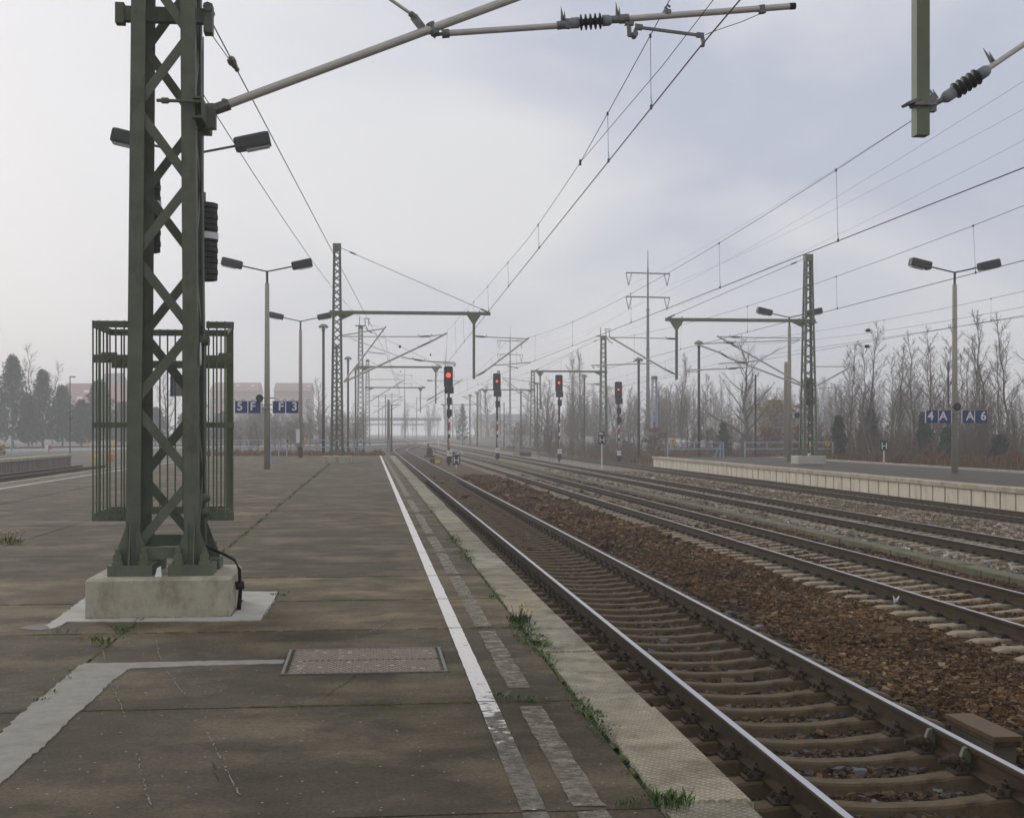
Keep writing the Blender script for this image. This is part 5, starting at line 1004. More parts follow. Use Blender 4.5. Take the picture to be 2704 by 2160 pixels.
def yellow_gear(label, px_, py_, Y, kind):
    p = atY(px_, py_, Y); p.z = gz(p.x); t = thing('point_machine', label, 'machine', p, 'yellow trackside gear'); x, y, z = p
    if kind == 0: MB().bbox((x, y, z + .2), (.9, .6, .4), .06).obj('housing', DARK, t); MB().bbox((x + .15, y - .33, z + .2), (.45, .08, .3), .02).obj('lid', YELLOW, t)
    elif kind == 1:
        MB().bbox((x, y, z + .45), (.6, .5, .6), .15).obj('lantern', DARK, t); MB().bbox((x, y, z + .85), (.5, .4, .3), .1).obj('hood', RUST, t); MB().box((x, y, z + .1), (1.0, .6, .2)).obj('foot', DARK, t)
    else:
        MB().bbox((x - 1.1, y, z + .3), (.7, .5, .4), .08).obj('end_cap', MATS.get('faded_yellow') or mat('faded_yellow', (.36, .29, .14), .7), t); MB().bbox((x + 1.1, y, z + .3), (.7, .5, .4), .08).obj('end_cap', MATS.get('faded_yellow') or mat('faded_yellow', (.36, .29, .14), .7), t); MB().bbox((x, y, z + .22), (1.3, .5, .5), .05).obj('housing', DARK, t)
yellow_gear('low dark point machine with a pale lid, left of the leftmost red signal', 1150, 1210, 104, 0); yellow_gear('rust brown point lantern between the first track and the leftmost signal', 1134, 1196, 128, 1); yellow_gear('yellow ended point machine between the second and third signals', 1387, 1201, 150, 2)
# buffer with orange block at the end of the left track
t = thing('track_stop', 'orange and yellow track stop on the end of the left dead end track', 'buffer', (-18.5, 93.5, -.5)); x, y = -18.5, 93.5
MB().bbox((x + .75, y, .08), (.45, .5, .55), .05).obj('block', ORANGE, t); MB().bbox((x - .15, y, .05), (.6, .4, .5), .12).obj('frame', YELLOW, t)
for a in ((-.7, -.35), (1.0, 1.0)): MB().tube((x + a[1] * .8, y, .3), (x + a[0] * 1.1 - .1, y, 1.35), .03, n=6).obj('handle', YELLOW, t)
t = thing('marker_board', 'tiny red and white board beside the curving hazy track', 'sign', atY(129, 1186, 160)); q = atY(128, 1181, 160); MB().box(q, (.8, .05, .55)).obj('board', WHITE, t); MB().box(q + Vector((.2, -.04, 0)), (.4, .03, .5)).obj('red_field', REDP, t); MB().tube((q.x, q.y, -.9), tuple(q), .04, n=5).obj('post', STEEL, t)
for l, px_, py_, Y, h in (('small white marker post between the far tracks', 1158, 1168, 240, 1.6), ('short black and white marker post near the leftmost signal', 1131, 1172, 190, .9)):
    p = atY(px_, py_, Y); t = thing('marker_post', l, 'post', (p.x, p.y, gz(p.x)), 'marker posts'); MB().box((p.x, p.y, gz(p.x) + h / 2), (.22, .1, h)).obj('post', WHITE if h > 1 else BLACK, t); MB().box((p.x, p.y, gz(p.x) + h + .03), (.26, .12, .06)).obj('cap', BLACK if h > 1 else WHITE, t)
# low white wall running behind the yard on the right
mb = MB(); pts = [atY(a, b2, Y) for a, b2, Y in ((1225, 1160, 262), (1290, 1153, 255), (1345, 1147, 250), (1400, 1150, 240), (1500, 1152, 225), (1640, 1153, 205), (1760, 1156, 185), (1860, 1162, 172), (1960, 1170, 160))]
for a, b2 in zip(pts[:-1], pts[1:]): mb.bar(a - Vector((0, 0, .5)), b2 - Vector((0, 0, .5)), .3, 1.0, ref=(0, 0, 1))
mb.obj('low_wall', mat('whitewashed_wall', (.42, .41, .39), .9, var=.3, vscale=.3), label='low pale wall winding behind the yard in front of the woods', category='wall')
for l, a, b2, Y in (('white sheeted heap behind the right hand railing, left of two', 1803, 1172, 150), ('white sheeted heap behind the right hand railing, right of two', 1862, 1172, 150)):
    p = atY(a, b2 + 8, Y); t = thing('covered_heap', l, 'heap', (p.x, p.y, p.z), 'white covered heaps'); mb = MB(); mb.bbox((p.x, p.y, p.z + .35), (1.6, 1.2, .8), .15); mb.obj('sheet', WHITE, t); MB().bbox((p.x + 1.1, p.y + .1, p.z + .2), (1.0, 1.0, .5), .12).obj('pile', EARTH, t)

# ------------------------------------------------------------------ weeds one can tell apart
YF = mat('yellow_flower', (.75, .55, .03), .6)
def weed(label, p, sp, h, n, flat, tn=GR, flowers=0, leaf=0):
    t = thing('weed', label, 'plant', (p[0], p[1], 0), 'weeds on the platform'); n_ = MB()
    o = blades([(p[0] - p[0], p[1] - p[1], 0, sp, h, n, flat, tn)], 'leaves', LEAF, t)
    if flowers:
        mb, fl = MB(), None
        for k in range(flowers):
            a, r_ = rnd.uniform(0, 6.28), sp * rnd.random() * .6; e = (p[0] + math.cos(a) * r_, p[1] + math.sin(a) * r_, h * rnd.uniform(.9, 1.6)); mb.tube((p[0] + math.cos(a) * r_ * .4, p[1] + math.sin(a) * r_ * .4, 0), e, .0025, n=4); MB().lathe(e, (e[0], e[1], e[2] + .014), [(0, .006), (.5, .014), (1, .012)], 7).obj('flower', YF, t)
        mb.obj('stem', LEAF, t)
    return t
g = lambda a, b2: tuple(atZ(a, b2, 0))[:2]
weed('tall weed clump with small yellow flowers in the platform edge joint', g(1372, 1648), .22, .13, 110, .35, GR, 9)
weed('broad leaved weed on the white line, in the second joint from the bottom', g(1332, 1845), .2, .085, 30, .85, (.8, .9, .8)); weed('flat leaved weed right of the white line, beside the broad leaved one', g(1396, 1848), .2, .08, 22, 1, (1.1, .9, .9))
weed('grass tuft at the bottom end of the edge joint', g(1775, 2130), .24, .10, 120, .35, (1.1, 1.1, .8)); weed('rosette weed at the bottom edge joint, left of the grass tuft', g(1745, 2108), .18, .06, 26, .9, (.9, .9, .9)); weed('thin grass tuft left of the bottom rosette', g(1662, 2128), .16, .05, 44, .5, (1.3, 1.2, .8))
weed('flat weed at the corner of the pale slab', g(742, 1571), .22, .07, 40, .9); weed('straggling weed in the mast line joint, below the concrete block', g(272, 1703), .20, .10, 46, .45, YG_); weed('low weed in the mast line joint, touching the concrete block', g(330, 1664), .24, .08, 60, .6, GR); weed('low weed in the transverse joint left of the concrete block', g(168, 1668), .3, .05, 40, .9)
weed('yellow flowered weed at the left edge of the picture', g(26, 1436), .5, .16, 90, .5, YG_, 10); weed('rosette weed on the edge stones, right of the faded line', g(1555, 1880), .22, .06, 38, .95); weed('leafy weed in the edge joint beside the chequer plate', g(1435, 1705), .16, .08, 34, .7); weed('spreading weed in the edge joint beyond the yellow flowers', g(1310, 1578), .26, .07, 46, .8); weed('far spreading weed on the edge joint, before the signals', g(1232, 1458), .36, .08, 50, .8); weed('farthest weed patch on the edge joint', g(1150, 1341), .5, .08, 50, .9)
LEAFB = mat('dead_leaf', (.16, .085, .035), .8, var=.4, vscale=8)
for k, (l, a, b2) in enumerate((('brown dead leaves beside the straggling weed', 240, 1690), ('dead leaf curled against the broad leaved weed', 1380, 1856))):
    p = g(a, b2); mb = MB()
    for q in range(7 if k == 0 else 2): x, y = p[0] + rnd.gauss(0, .09), p[1] + rnd.gauss(0, .07); s_ = .035; a_ = rnd.uniform(0, 6.28); mb.add([(x, y, .006), (x + s_ * math.cos(a_ + .5), y + s_ * math.sin(a_ + .5), .02), (x + 1.6 * s_ * math.cos(a_), y + 1.6 * s_ * math.sin(a_), .012), (x + s_ * math.cos(a_ - .5), y + s_ * math.sin(a_ - .5), .018)], [(0, 1, 2, 3)])
    mb.obj('dead_leaves', LEAFB, label=l, category='leaves', kind='stuff')
# ------------------------------------------------------------------ houses and bridges in the haze
TILE = mat('red_roof_tiles', (.33, .19, .145), .85, var=.15, vscale=2, stretch=(1, 1, 6)); BRICK = mat('orange_brick', (.40, .26, .16), .9, var=.12, vscale=1); OCHRE = mat('ochre_render', (.42, .355, .23), .9, var=.1, vscale=.6); SLATE = mat('grey_roof', (.16, .165, .18), .8, var=.1); PANE = mat('window_glass', (.06, .07, .08), .15, var=.1); GREYW = mat('grey_render', (.26, .25, .24), .9, var=.1)
def house(label, px0, px1, pyr, pye, Y, depth, wallm, roofm, wins=(), sky=(), zb=-.9, gable=0.0, kind='saddle'):
    a, b2 = atY(px0, pyr, Y), atY(px1, pyr, Y); x0, x1, zr = a.x, b2.x, a.z; ze = atY(px0, pye, Y).z; t = thing('house', label, 'house', ((x0 + x1) / 2, Y, zb), 'houses beyond the yard')
    yr = Y + depth / 2; mb = MB(); mb.box(((x0 + x1) / 2, yr, (ze + zb) / 2), (x1 - x0 - .4, depth - .4, ze - zb))
    for xx in (x0 + .2, x1 - .2): mb.prism([(xx - .05, Y + .2, ze), (xx - .05, Y + depth - .2, ze), (xx - .05, yr, zr - .15)], (.1, 0, 0))
    mb.obj('wall', wallm, t); mb = MB()
    for s in (0, 1):
        y0 = Y - .3 if s == 0 else Y + depth + .3; q = [(x0, y0, ze - .1), (x1, y0, ze - .1), (x1, yr, zr), (x0, yr, zr)]; mb.prism(q, (0, 0, -.25))
    r_ = mb.obj('roof', roofm, t)
    for u, v, w, h in wins:
        xx = x0 + (x1 - x0) * u; zz = zb + (ze - zb) * v; f = MB().box((xx, Y + .17, zz), (w, .12, h)).obj('window', WHITE, t); MB().box((xx, Y + .10, zz), (w - .25, .04, h - .25)).obj('pane', PANE, f)
    for u, v in sky:
        n = Vector((0, -(zr - ze), depth / 2)).normalized(); c = Vector((x0 + (x1 - x0) * u, Y + depth / 2 * v, ze + (zr - ze) * v)) + n * .12; d = Vector((0, depth / 2, zr - ze)).normalized(); MB().bar(c - d * .9, c + d * .9, 1.6, .1, ref=n).obj('skylight', PANE if u > .9 else LETTER, r_)
    return t
W5 = [(u, .78, 2.2, 2.7) for u in (.1, .3, .5, .7, .9)] + [(u, .45, 2.2, 2.7) for u in (.1, .3, .5, .7, .9)]
house('red roofed house behind the left evergreens', 150, 333, 1008, 1062, 420, 26, OCHRE, TILE, [(.72, .55, 1.4, 1.6), (.36, .5, 1.4, 1.6)], [(.36, .55), (.3, .2)])
house('grey pyramid roofed tower house behind the red roof', 262, 312, 982, 1012, 500, 22, GREYW, SLATE)
house('hazy red roofed block left of the 5 F lamp post', 553, 682, 1007, 1032, 520, 25, BRICK, TILE, W5[:5], [(.55, .6), (.85, .6)])
house('hazy red roofed block right of the 5 F lamp post', 722, 823, 1008, 1032, 520, 25, BRICK, TILE, W5, [(.9, .6)])
house('small grey house low behind the near mast', 480, 530, 1050, 1068, 310, 13, GREYW, SLATE, [(.5, .5, 1.0, 1.2)])
house('low flat house right below the red roofed blocks', 795, 818, 1110, 1116, 300, 10, GREYW, SLATE)
house('hazy ochre house with a grey roof behind the second signal', 1268, 1402, 1092, 1110, 500, 26, OCHRE, SLATE, [(.25, .75, 2.4, 2.9), (.5, .72, 1.6, 2.0), (.72, .72, 1.8, 2.2), (.88, .72, 1.5, 2.0), (.14, .25, 2.0, 2.4), (.62, .3, 6.5, 2.4)], [])
BRD = mat('bridge_concrete', (.20, .20, .205), .9, var=.1, vscale=.2)
def bridge(label, px0, px1, pyt, pyb, Y, piers):
    a, b2 = atY(px0, pyt, Y), atY(px1, pyb, Y); t = thing('road_bridge', label, 'bridge', (a.x, Y, -1), 'road bridges over the yard')
    MB().box(((a.x + b2.x) / 2, Y + 5, (a.z + b2.z) / 2), (b2.x - a.x, 10, a.z - b2.z)).obj('deck', BRD, t); mb = MB(); n = 26
    for z in (.55, 1.1): mb.bar((a.x, Y + .3, a.z + z), (b2.x, Y + .3, a.z + z), .08, .08)
    for k in range(n + 1): mb.box((a.x + (b2.x - a.x) * k / n, Y + .3, a.z + .55), (.08, .08, 1.1))
    mb.obj('railing', RAILING, t)
    for px_ in piers: q = atY(px_, pyb, Y).x; MB().box((q, Y + 5, (b2.z - 1) / 2), (1.4, 7, b2.z + 1)).obj('pier', BRD, t)
bridge('hazy road bridge crossing the tracks in the far distance', 905, 1166, 1103, 1111, 560, (950, 1135))
bridge('fainter road bridge beyond the first one', 940, 1120, 1118, 1124, 850, (960, 1062))
# distant gantries and cantilever poles fading out between the tracks
for k, (px_, Y, zt, s) in enumerate([(1035, 380, 13, 1), (1100, 430, 13, -1), (1070, 480, 13, 1), (1000, 370, 12, 1), (1195, 400, 11.5, 1), (1180, 470, 12, -1), (1018, 300, 10, 1), (1010, 500, 12, -1)]):
    p = atY(px_, 1100, Y); zb = gz(p.x); side = ['left', 'right'][s > 0]
    t = thing('catenary_pole', ['faint pole with an arm, far down the tracks beyond the third red roof line', 'very faint pole with an arm left of the tube pylon', 'very faint pole with an arm under the far bridge', 'faint pole with an arm beyond the left railing', 'faint pole with an arm right of the leftmost signal', 'fading pole with an arm behind the leftmost signal', 'slim pole with an arm right of the round concrete post', 'fading pole with an arm at the vanishing point'][k], 'pole', (p.x, Y, zb), 'far poles of the overhead line')
    MB().tube((p.x, Y, zb), (p.x, Y, zt), .16, .12, 6).obj('pole', STEEL, t); MB().tube((p.x, Y, zt - 2.2), (p.x + s * 3.4, Y, zt - 2.0), .05, n=5).obj('top_tube', STEEL, t); MB().tube((p.x, Y, zt - 4), (p.x + s * 3.4, Y, zt - 1.9), .06, n=5).obj('brace_tube', STEEL, t)

# ------------------------------------------------------------------ bare trees
BARK = mat('grey_bark', (.135, .115, .085), .95, var=.25, vscale=5); BIRCH = mat('birch_bark', (.36, .33, .27), .9, var=.3, vscale=3, stretch=(1, 1, 5), dirt=((.06, .055, .05), 3, .55, .62)); TWIG = mat('bare_twigs', (.115, .090, .066), .95, var=.25, vscale=4); TWIGB = mat('brown_twigs', (.135, .098, .064), .95, var=.25, vscale=4)
def tree_arrays(seed, H, style):
    r_ = random.Random(seed); TV, TF, CV_, CF = [], [], [], []
    def seg(V, F, pts, rad, n):
        m0 = len(V)
        for i, p in enumerate(pts):
            d, u, v = frame(pts[min(i + 1, len(pts) - 1)] - pts[max(i - 1, 0)])
            V.extend([tuple(p + (u * math.cos(6.2832 * k / n) + v * math.sin(6.2832 * k / n)) * rad[i]) for k in range(n)])
        for i in range(len(pts) - 1):
            for k in range(n): F.append((m0 + i * n + k, m0 + i * n + (k + 1) % n, m0 + (i + 1) * n + (k + 1) % n, m0 + (i + 1) * n + k))
    st = {'birch': dict(n1=21, b0=.28, up=(.55, 1.05), l1=.26, lean=.03, fork=0), 'poplar': dict(n1=46, b0=.10, up=(1.05, 1.3), l1=.34, lean=.01, fork=0), 'spread': dict(n1=24, b0=.14, up=(.45, 1.0), l1=.50, lean=.02, fork=1), 'ash': dict(n1=20, b0=.28, up=(.7, 1.1), l1=.34, lean=.03, fork=0), 'shrub': dict(n1=14, b0=.05, up=(.6, 1.25), l1=.65, lean=.1, fork=0)}[style]
    pts = [Vector((0, 0, 0))]; n = 11; lx, ly = r_.gauss(0, st['lean']), r_.gauss(0, st['lean'])
    for i in range(n): pts.append(pts[-1] + Vector((lx * H / n + r_.gauss(0, .014) * H, ly * H / n + r_.gauss(0, .014) * H, H / n)))
    r0 = H * (.0072 if style in ('birch', 'poplar') else .0092 if style != 'spread' else .019) + .01; rad = [r0 * (1 - .93 * i / n) + .008 for i in range(n + 1)]; seg(TV, TF, pts, rad, 6)
    def at(f): i = min(int(f * n), n - 1); return pts[i].lerp(pts[i + 1], f * n - i)
    for k in range(st['n1']):
        f = st['b0'] + (1 - st['b0']) * (k + r_.random()) / st['n1'] * .97; az = k * 2.4 + r_.uniform(-.5, .5); el = r_.uniform(*st['up']) + .25 * f; ln = H * st['l1'] * (1.08 - f) * r_.uniform(.65, 1.15) + .05 * H
        d = Vector((math.cos(az) * math.cos(el), math.sin(az) * math.cos(el), math.sin(el))); b_ = [at(f)]; m_ = 5
        for i in range(m_): b_.append(b_[-1] + d * (ln / m_)); d = (d + Vector((r_.gauss(0, .16), r_.gauss(0, .16), r_.gauss(.02, .11)))).normalized()
        br = max(r0 * (.5 if style == 'spread' else .38) * (1.1 - f), .018); seg(TV if style == 'spread' else CV_, TF if style == 'spread' else CF, b_, [br * (1 - .8 * i / m_) + .004 for i in range(m_ + 1)], 4)
        for j in range(9 if style != 'shrub' else 6):
            g_ = .2 + .8 * (j + r_.random()) / 9; i = min(int(g_ * m_), m_ - 1); q = b_[i].lerp(b_[i + 1], g_ * m_ - i); dd = ((b_[i + 1] - b_[i]).normalized() + Vector((r_.gauss(0, .65), r_.gauss(0, .65), r_.gauss(.06, .45)))).normalized(); l2 = ln * .42 * (1.15 - g_) * r_.uniform(.6, 1.3) + .15
            e1 = q + dd * l2 * .5; dd2 = (dd + Vector((r_.gauss(0, .25), r_.gauss(0, .25), r_.gauss(.1, .2)))).normalized(); e2 = e1 + dd2 * l2 * .5; seg(CV_, CF, [q, e1, e2], [.013, .009, .005], 3)
            for s_ in range(5):
                q2 = q.lerp(e1, r_.random()) if s_ < 3 else e1.lerp(e2, r_.random()); d3 = (dd + Vector((r_.gauss(0, .6), r_.gauss(0, .6), r_.gauss(.15, .45)))).normalized(); seg(CV_, CF, [q2, q2 + d3 * l2 * r_.uniform(.25, .55) + Vector((0, 0, .03))], [.0065, .0035], 3)
    return TV, TF, CV_, CF
TM = {}
def tree_proto(key, seed, H, style, bark, twig):
    TV, TF, CV_, CF = tree_arrays(seed, H, style); a = bpy.data.meshes.new('trunk'); a.from_pydata(TV, [], TF); a.materials.append(bark); b_ = bpy.data.meshes.new('crown'); b_.from_pydata(CV_, [], CF); b_.materials.append(twig); TM[key] = (a, b_, H, style)
for i in range(8): tree_proto('birch%d' % i, 11 + i, 12, 'birch', BIRCH if i % 2 == 0 else BARK, TWIG)
for i in range(6): tree_proto('ash%d' % i, 31 + i, 13, 'ash', BARK, TWIG)
for i in range(2): tree_proto('poplar%d' % i, 51 + i, 16, 'poplar', BARK, TWIGB)
for i in range(2): tree_proto('spread%d' % i, 61 + i, 12.5, 'spread', BARK, TWIG)
for i in range(4): tree_proto('shrub%d' % i, 71 + i, 4, 'shrub', TWIGB, TWIGB)
def tree(name, key, p, H, label, group, lean=(0, 0), rz=None, cat='tree'):
    a, b_, h0, st = TM[key]; t = thing(name, label, cat, p, group); s = H / h0; t.scale = (s, s, s); t.rotation_euler = (lean[0], lean[1], rnd.uniform(0, 6.28) if rz is None else rz)
    for nm, me in (('trunk', a), ('crown', b_)): o = bpy.data.objects.new(nm, me); COL.objects.link(o); o.parent = t
    return t
def px_tree(name, key, px_, ptop, Y, label, group, lean=(0, 0), rz=None):
    p = atY(px_, ptop, Y); zb = gz(p.x) - .05; return tree(name, key, (p.x, Y, zb), p.z - zb, label, group, lean, rz)
GW = 'bare trees behind the right hand platform'
px_tree('spreading_tree', 'spread0', 1975, 905, 138, 'large spreading bare tree in the gap between the right hand railings', GW)
px_tree('columnar_tree', 'poplar0', 1793, 945, 165, 'slim columnar bare tree behind the hanging post on the right', GW)
px_tree('columnar_tree', 'poplar1', 1540, 935, 205, 'tall columnar bare tree behind the thin crossbeam', GW); px_tree('columnar_tree', 'poplar0', 1520, 945, 212, 'columnar bare tree left beside the tallest one behind the crossbeam', GW)
px_tree('birch_tree', 'birch0', 1865, 990, 140, 'slender pale birch between the mushroom lamp and the spreading tree', GW)
px_tree('birch_tree', 'birch2', 2305, 1060, 98, 'young birch leaning left, left of the right hand H board', GW, lean=(0, -.33), rz=.6)
px_tree('bare_tree', 'ash0', 2619, 830, 95, 'tall dark bare tree right of the 4 A lamp post', GW); px_tree('bare_tree', 'ash1', 2665, 838, 92, 'tall dark bare tree near the right edge of the picture', GW); px_tree('bare_tree', 'ash2', 2700, 830, 90, 'tall dark bare tree at the very right edge', GW)
LM = [(2178, 'right hand platform mast'), (2250, 'cantilever tip'), (2390, 'H board'), (2470, '4 A board'), (2560, 'A 6 board'), (2640, 'tall dark tree'), (1640, 'fourth signal'), (1712, 'tall pylon'), (2035, 'spreading tree')]
cnt = {}; ORD = ['nearest', 'second', 'third', 'fourth', 'fifth', 'sixth', 'seventh', 'eighth']
PT_ = [(2212, 975, 108), (2232, 925, 118), (2258, 940, 104), (2284, 905, 112), (2302, 880, 105), (2338, 940, 120), (2352, 915, 104), (2372, 925, 112), (2408, 890, 110), (2424, 900, 100), (2446, 880, 106), (2462, 885, 114), (2480, 870, 100), (2498, 905, 118), (2522, 930, 108), (2548, 900, 99), (2566, 890, 112), (2586, 925, 104), (2602, 900, 117), (2640, 880, 110), (2682, 865, 104), (1658, 1010, 170), (1690, 1000, 165), (1735, 985, 170), (1600, 1020, 190), (1620, 1000, 180), (2062, 1010, 150), (2105, 1020, 130)]
for i, (px_, pt, Y) in enumerate(PT_):
    lx, ln_ = min(LM, key=lambda q: abs(q[0] - px_)); sd_ = 'left' if px_ < lx else 'right'; k = cnt.get((ln_, sd_), 0); cnt[(ln_, sd_)] = k + 1
    br_ = i % 3 != 1; nm, ky = ('birch_tree', 'birch%d' % (i % 8)) if br_ else ('bare_tree', 'ash%d' % (i % 6))
    px_tree(nm, ky, px_, pt + rnd.uniform(-25, 75), Y, '%s bare tree to the %s of the %s' % (['slim', 'thin second', 'slender third', 'fine fourth', 'fifth'][min(k, 4)], sd_, ln_), GW, lean=(rnd.gauss(0, .05), rnd.gauss(0, .06)))
# bare trees rising behind the left pines and the hazy blocks
for l, ky, px_, pt, Y in [('bare crown rising behind the two left evergreens', 'ash3', 86, 918, 200), ('thin bare crown right of the left evergreens', 'ash1', 140, 960, 215), ('hazy bare tree between the legs of the near mast', 'spread1', 445, 985, 190), ('hazy bare tree right of the red roofed blocks', 'spread0', 845, 1005, 215), ('faint bare tree beyond the mushroom lamps', 'ash2', 880, 1060, 230), ('rounded bare tree above the hazy ochre house', 'spread1', 1290, 1012, 300), ('bare tree right of the hazy ochre house', 'ash0', 1418, 1050, 240)]: px_tree('bare_tree', ky, px_, pt, Y * 1.35, l, 'bare trees far back in the haze')
# the woods behind them, and the brush, as single masses
def mass(name, items, twig, cap=1e9):
    Vs, Ts, off = [], [], 0
    cache = {}
    for key, (x, y, z), H in items:
        if key not in cache:
            arr = []
            for me in TM[key][:2]:
                v = np.empty(len(me.vertices) * 3, np.float32); me.vertices.foreach_get('co', v); f = np.array([tuple(p.vertices) for p in me.polygons]); arr.append((v.reshape(-1, 3), f))
            cache[key] = (np.concatenate([arr[0][0], arr[1][0]]), np.concatenate([arr[0][1], arr[1][1] + len(arr[0][0])]))
        v, f = cache[key]; a = rnd.uniform(0, 6.28); s = H / TM[key][2]; c, s_ = math.cos(a) * s, math.sin(a) * s
        Vs.append(np.stack([v[:, 0] * c - v[:, 1] * s_ + x, v[:, 0] * s_ + v[:, 1] * c + y, v[:, 2] * s * rnd.uniform(.9, 1.1) + z], -1)); Ts.append(f + off); off += len(v)
    return np_mesh(name, np.concatenate(Vs), np.concatenate(Ts), twig, kind='stuff')
it = []
for k in range(80):                                                     # second rank right behind the named trees
    px_ = rnd.uniform(2190, 2760); Y = rnd.uniform(120, 165); p = atY(px_, 1140, Y); it.append((rnd.choice(['birch0', 'birch1', 'birch5', 'birch6', 'ash0', 'ash2', 'ash4', 'spread1']), (p.x, Y, gz(p.x)), rnd.uniform(3.5, 8)))
for k in range(80):
    px_ = rnd.uniform(1420, 2230); Y = rnd.uniform(190, 250); p = atY(px_, 1140, Y); it.append((rnd.choice(['ash0', 'ash1', 'ash3', 'spread1', 'birch3']), (p.x, Y, gz(p.x)), rnd.uniform(6, 10.5)))
mass('bare_woods', it, TWIG)
it = []
for k in range(170):
    px_ = rnd.uniform(1380, 2760); Y = rnd.uniform(270, 430); p = atY(px_, 1140, Y); it.append((rnd.choice(['ash1', 'spread1', 'birch3']), (p.x, Y, gz(p.x)), rnd.uniform(.032, .045) * Y))
for k in range(36):
    px_ = rnd.uniform(1060, 1260); Y = rnd.uniform(330, 560); p = atY(px_, 1140, Y); it.append((rnd.choice(['ash1', 'ash3']), (p.x, Y, gz(p.x)), rnd.uniform(.016, .027) * Y))
for k in range(30):
    px_ = rnd.uniform(500, 960); Y = rnd.uniform(300, 470); p = atY(px_, 1140, Y); it.append((rnd.choice(['ash1', 'ash3', 'spread1']), (p.x, Y, gz(p.x)), rnd.uniform(.016, .030) * Y))
for k in range(70):
    px_ = rnd.uniform(1300, 2230); Y = rnd.uniform(300, 420); p = atY(px_, 1140, Y); it.append(('shrub%d' % (k % 4), (p.x, Y, gz(p.x)), rnd.uniform(4, 9)))
mass('distant_woods', it, TWIG)
it = []
for k in range(150):
    px_ = rnd.uniform(1330, 2230); Y = rnd.uniform(185, 290); p = atY(px_, 1140, Y); it.append(('shrub%d' % (k % 4), (p.x, Y, gz(p.x)), rnd.uniform(2.5, 6.0)))
for k in range(90):
    px_ = rnd.uniform(470, 960); Y = rnd.uniform(240, 360); p = atY(px_, 1140, Y); it.append(('shrub%d' % (k % 4), (p.x, Y, gz(p.x)), rnd.uniform(3, 7.5)))
for k in range(260):
    px_ = rnd.uniform(2170, 2790); Y = rnd.uniform(92, 135); p = atY(px_, 1140, Y)
    if p.x > 35.5: it.append(('shrub%d' % (k % 4), (p.x, Y, gz(p.x)), rnd.uniform(1.0, 2.6) + 2.6 * rnd.random() ** 3))
for k in range(170):
    px_ = rnd.uniform(1420, 2230); Y = rnd.uniform(125, 185); p = atY(px_, 1140, Y); it.append(('shrub%d' % (k % 4), (p.x, Y, gz(p.x)), rnd.uniform(1.0, 3.2)))
for k in range(90):
    px_ = rnd.uniform(480, 960); Y = rnd.uniform(150, 260); p = atY(px_, 1140, Y); it.append(('shrub%d' % (k % 4), (p.x, Y, gz(p.x)), rnd.uniform(1.5, 4.5)))
mass('brushwood', it, TWIGB)
# dry brown perennials and grass behind the platforms
DRY = mat('dry_stalks', (.15, .085, .042), .95, var=.3, vscale=.5, tint=True)
def dry(name, spots):
    V, T, C = [], [], []
    for (x, y, z, h, c) in spots:
        for _ in range(7):
            a = rnd.uniform(0, 6.28); r_ = rnd.uniform(0, .35); bx, by = x + math.cos(a) * r_, y + math.sin(a) * r_; l = h * rnd.uniform(.5, 1.1); w = .012 + .010 * y / 100; dx, dy = rnd.gauss(0, .22) * l, rnd.gauss(0, .22) * l; n = len(V)
            V += [(bx - w, by, z), (bx + w, by, z), (bx + dx * .5 + w * 1.5, by + dy * .5, z + l * .6), (bx + dx * .5 - w * 1.5, by + dy * .5, z + l * .65), (bx + dx, by + dy, z + l)]; n_ = len(V) - 5
            T += [(n_, n_ + 1, n_ + 2, n_ + 3), (n_ + 3, n_ + 2, n_ + 4, n_ + 4)]; k = rnd.uniform(.6, 1.4); C += [(c[0] * k, c[1] * k, c[2] * k)] * 5
    return np_mesh(name, np.array(V), np.array(T), DRY, np.array(C), kind='stuff')
sp = []
for k in range(1500):
    px_ = rnd.uniform(2190, 2800); Y = rnd.uniform(84, 108); p = atY(px_, 1140, Y)
    if p.x > 33.8: sp.append((p.x, Y, gz(p.x), rnd.uniform(.8, 1.9), rnd.choice([(.9, .95, .9), (1.3, 1.05, .8), (.7, .8, .8), (1.25, 1.3, .7), (.5, .85, .5), (1.2, .85, .6)])))
for k in range(1900):
    px_ = rnd.uniform(1500, 2230); Y = rnd.uniform(106, 160); p = atY(px_, 1140, Y)
    if p.x > 23.6: sp.append((p.x, Y, gz(p.x), rnd.uniform(.35, 1.1), rnd.choice([(1.1, 1, .9), (1.2, 1.25, 1.1), (1.0, .85, .8)])))
for k in range(900):
    px_ = rnd.uniform(540, 1010); Y = rnd.uniform(106, 135); p = atY(px_, 1140, Y); sp.append((p.x, Y, gz(p.x), rnd.uniform(.5, 1.3), rnd.choice([(1.1, 1.0, .9), (1.3, 1.25, 1.0), (.9, .8, .8)])))
for k in range(500):
    px_ = rnd.uniform(1230, 1600); Y = rnd.uniform(165, 235); p = atY(px_, 1140, Y)
    if p.x > 23.6: sp.append((p.x, Y, gz(p.x), rnd.uniform(.35, 1.0), (1.1, 1.05, .95)))
dry('dry_scrub', sp)
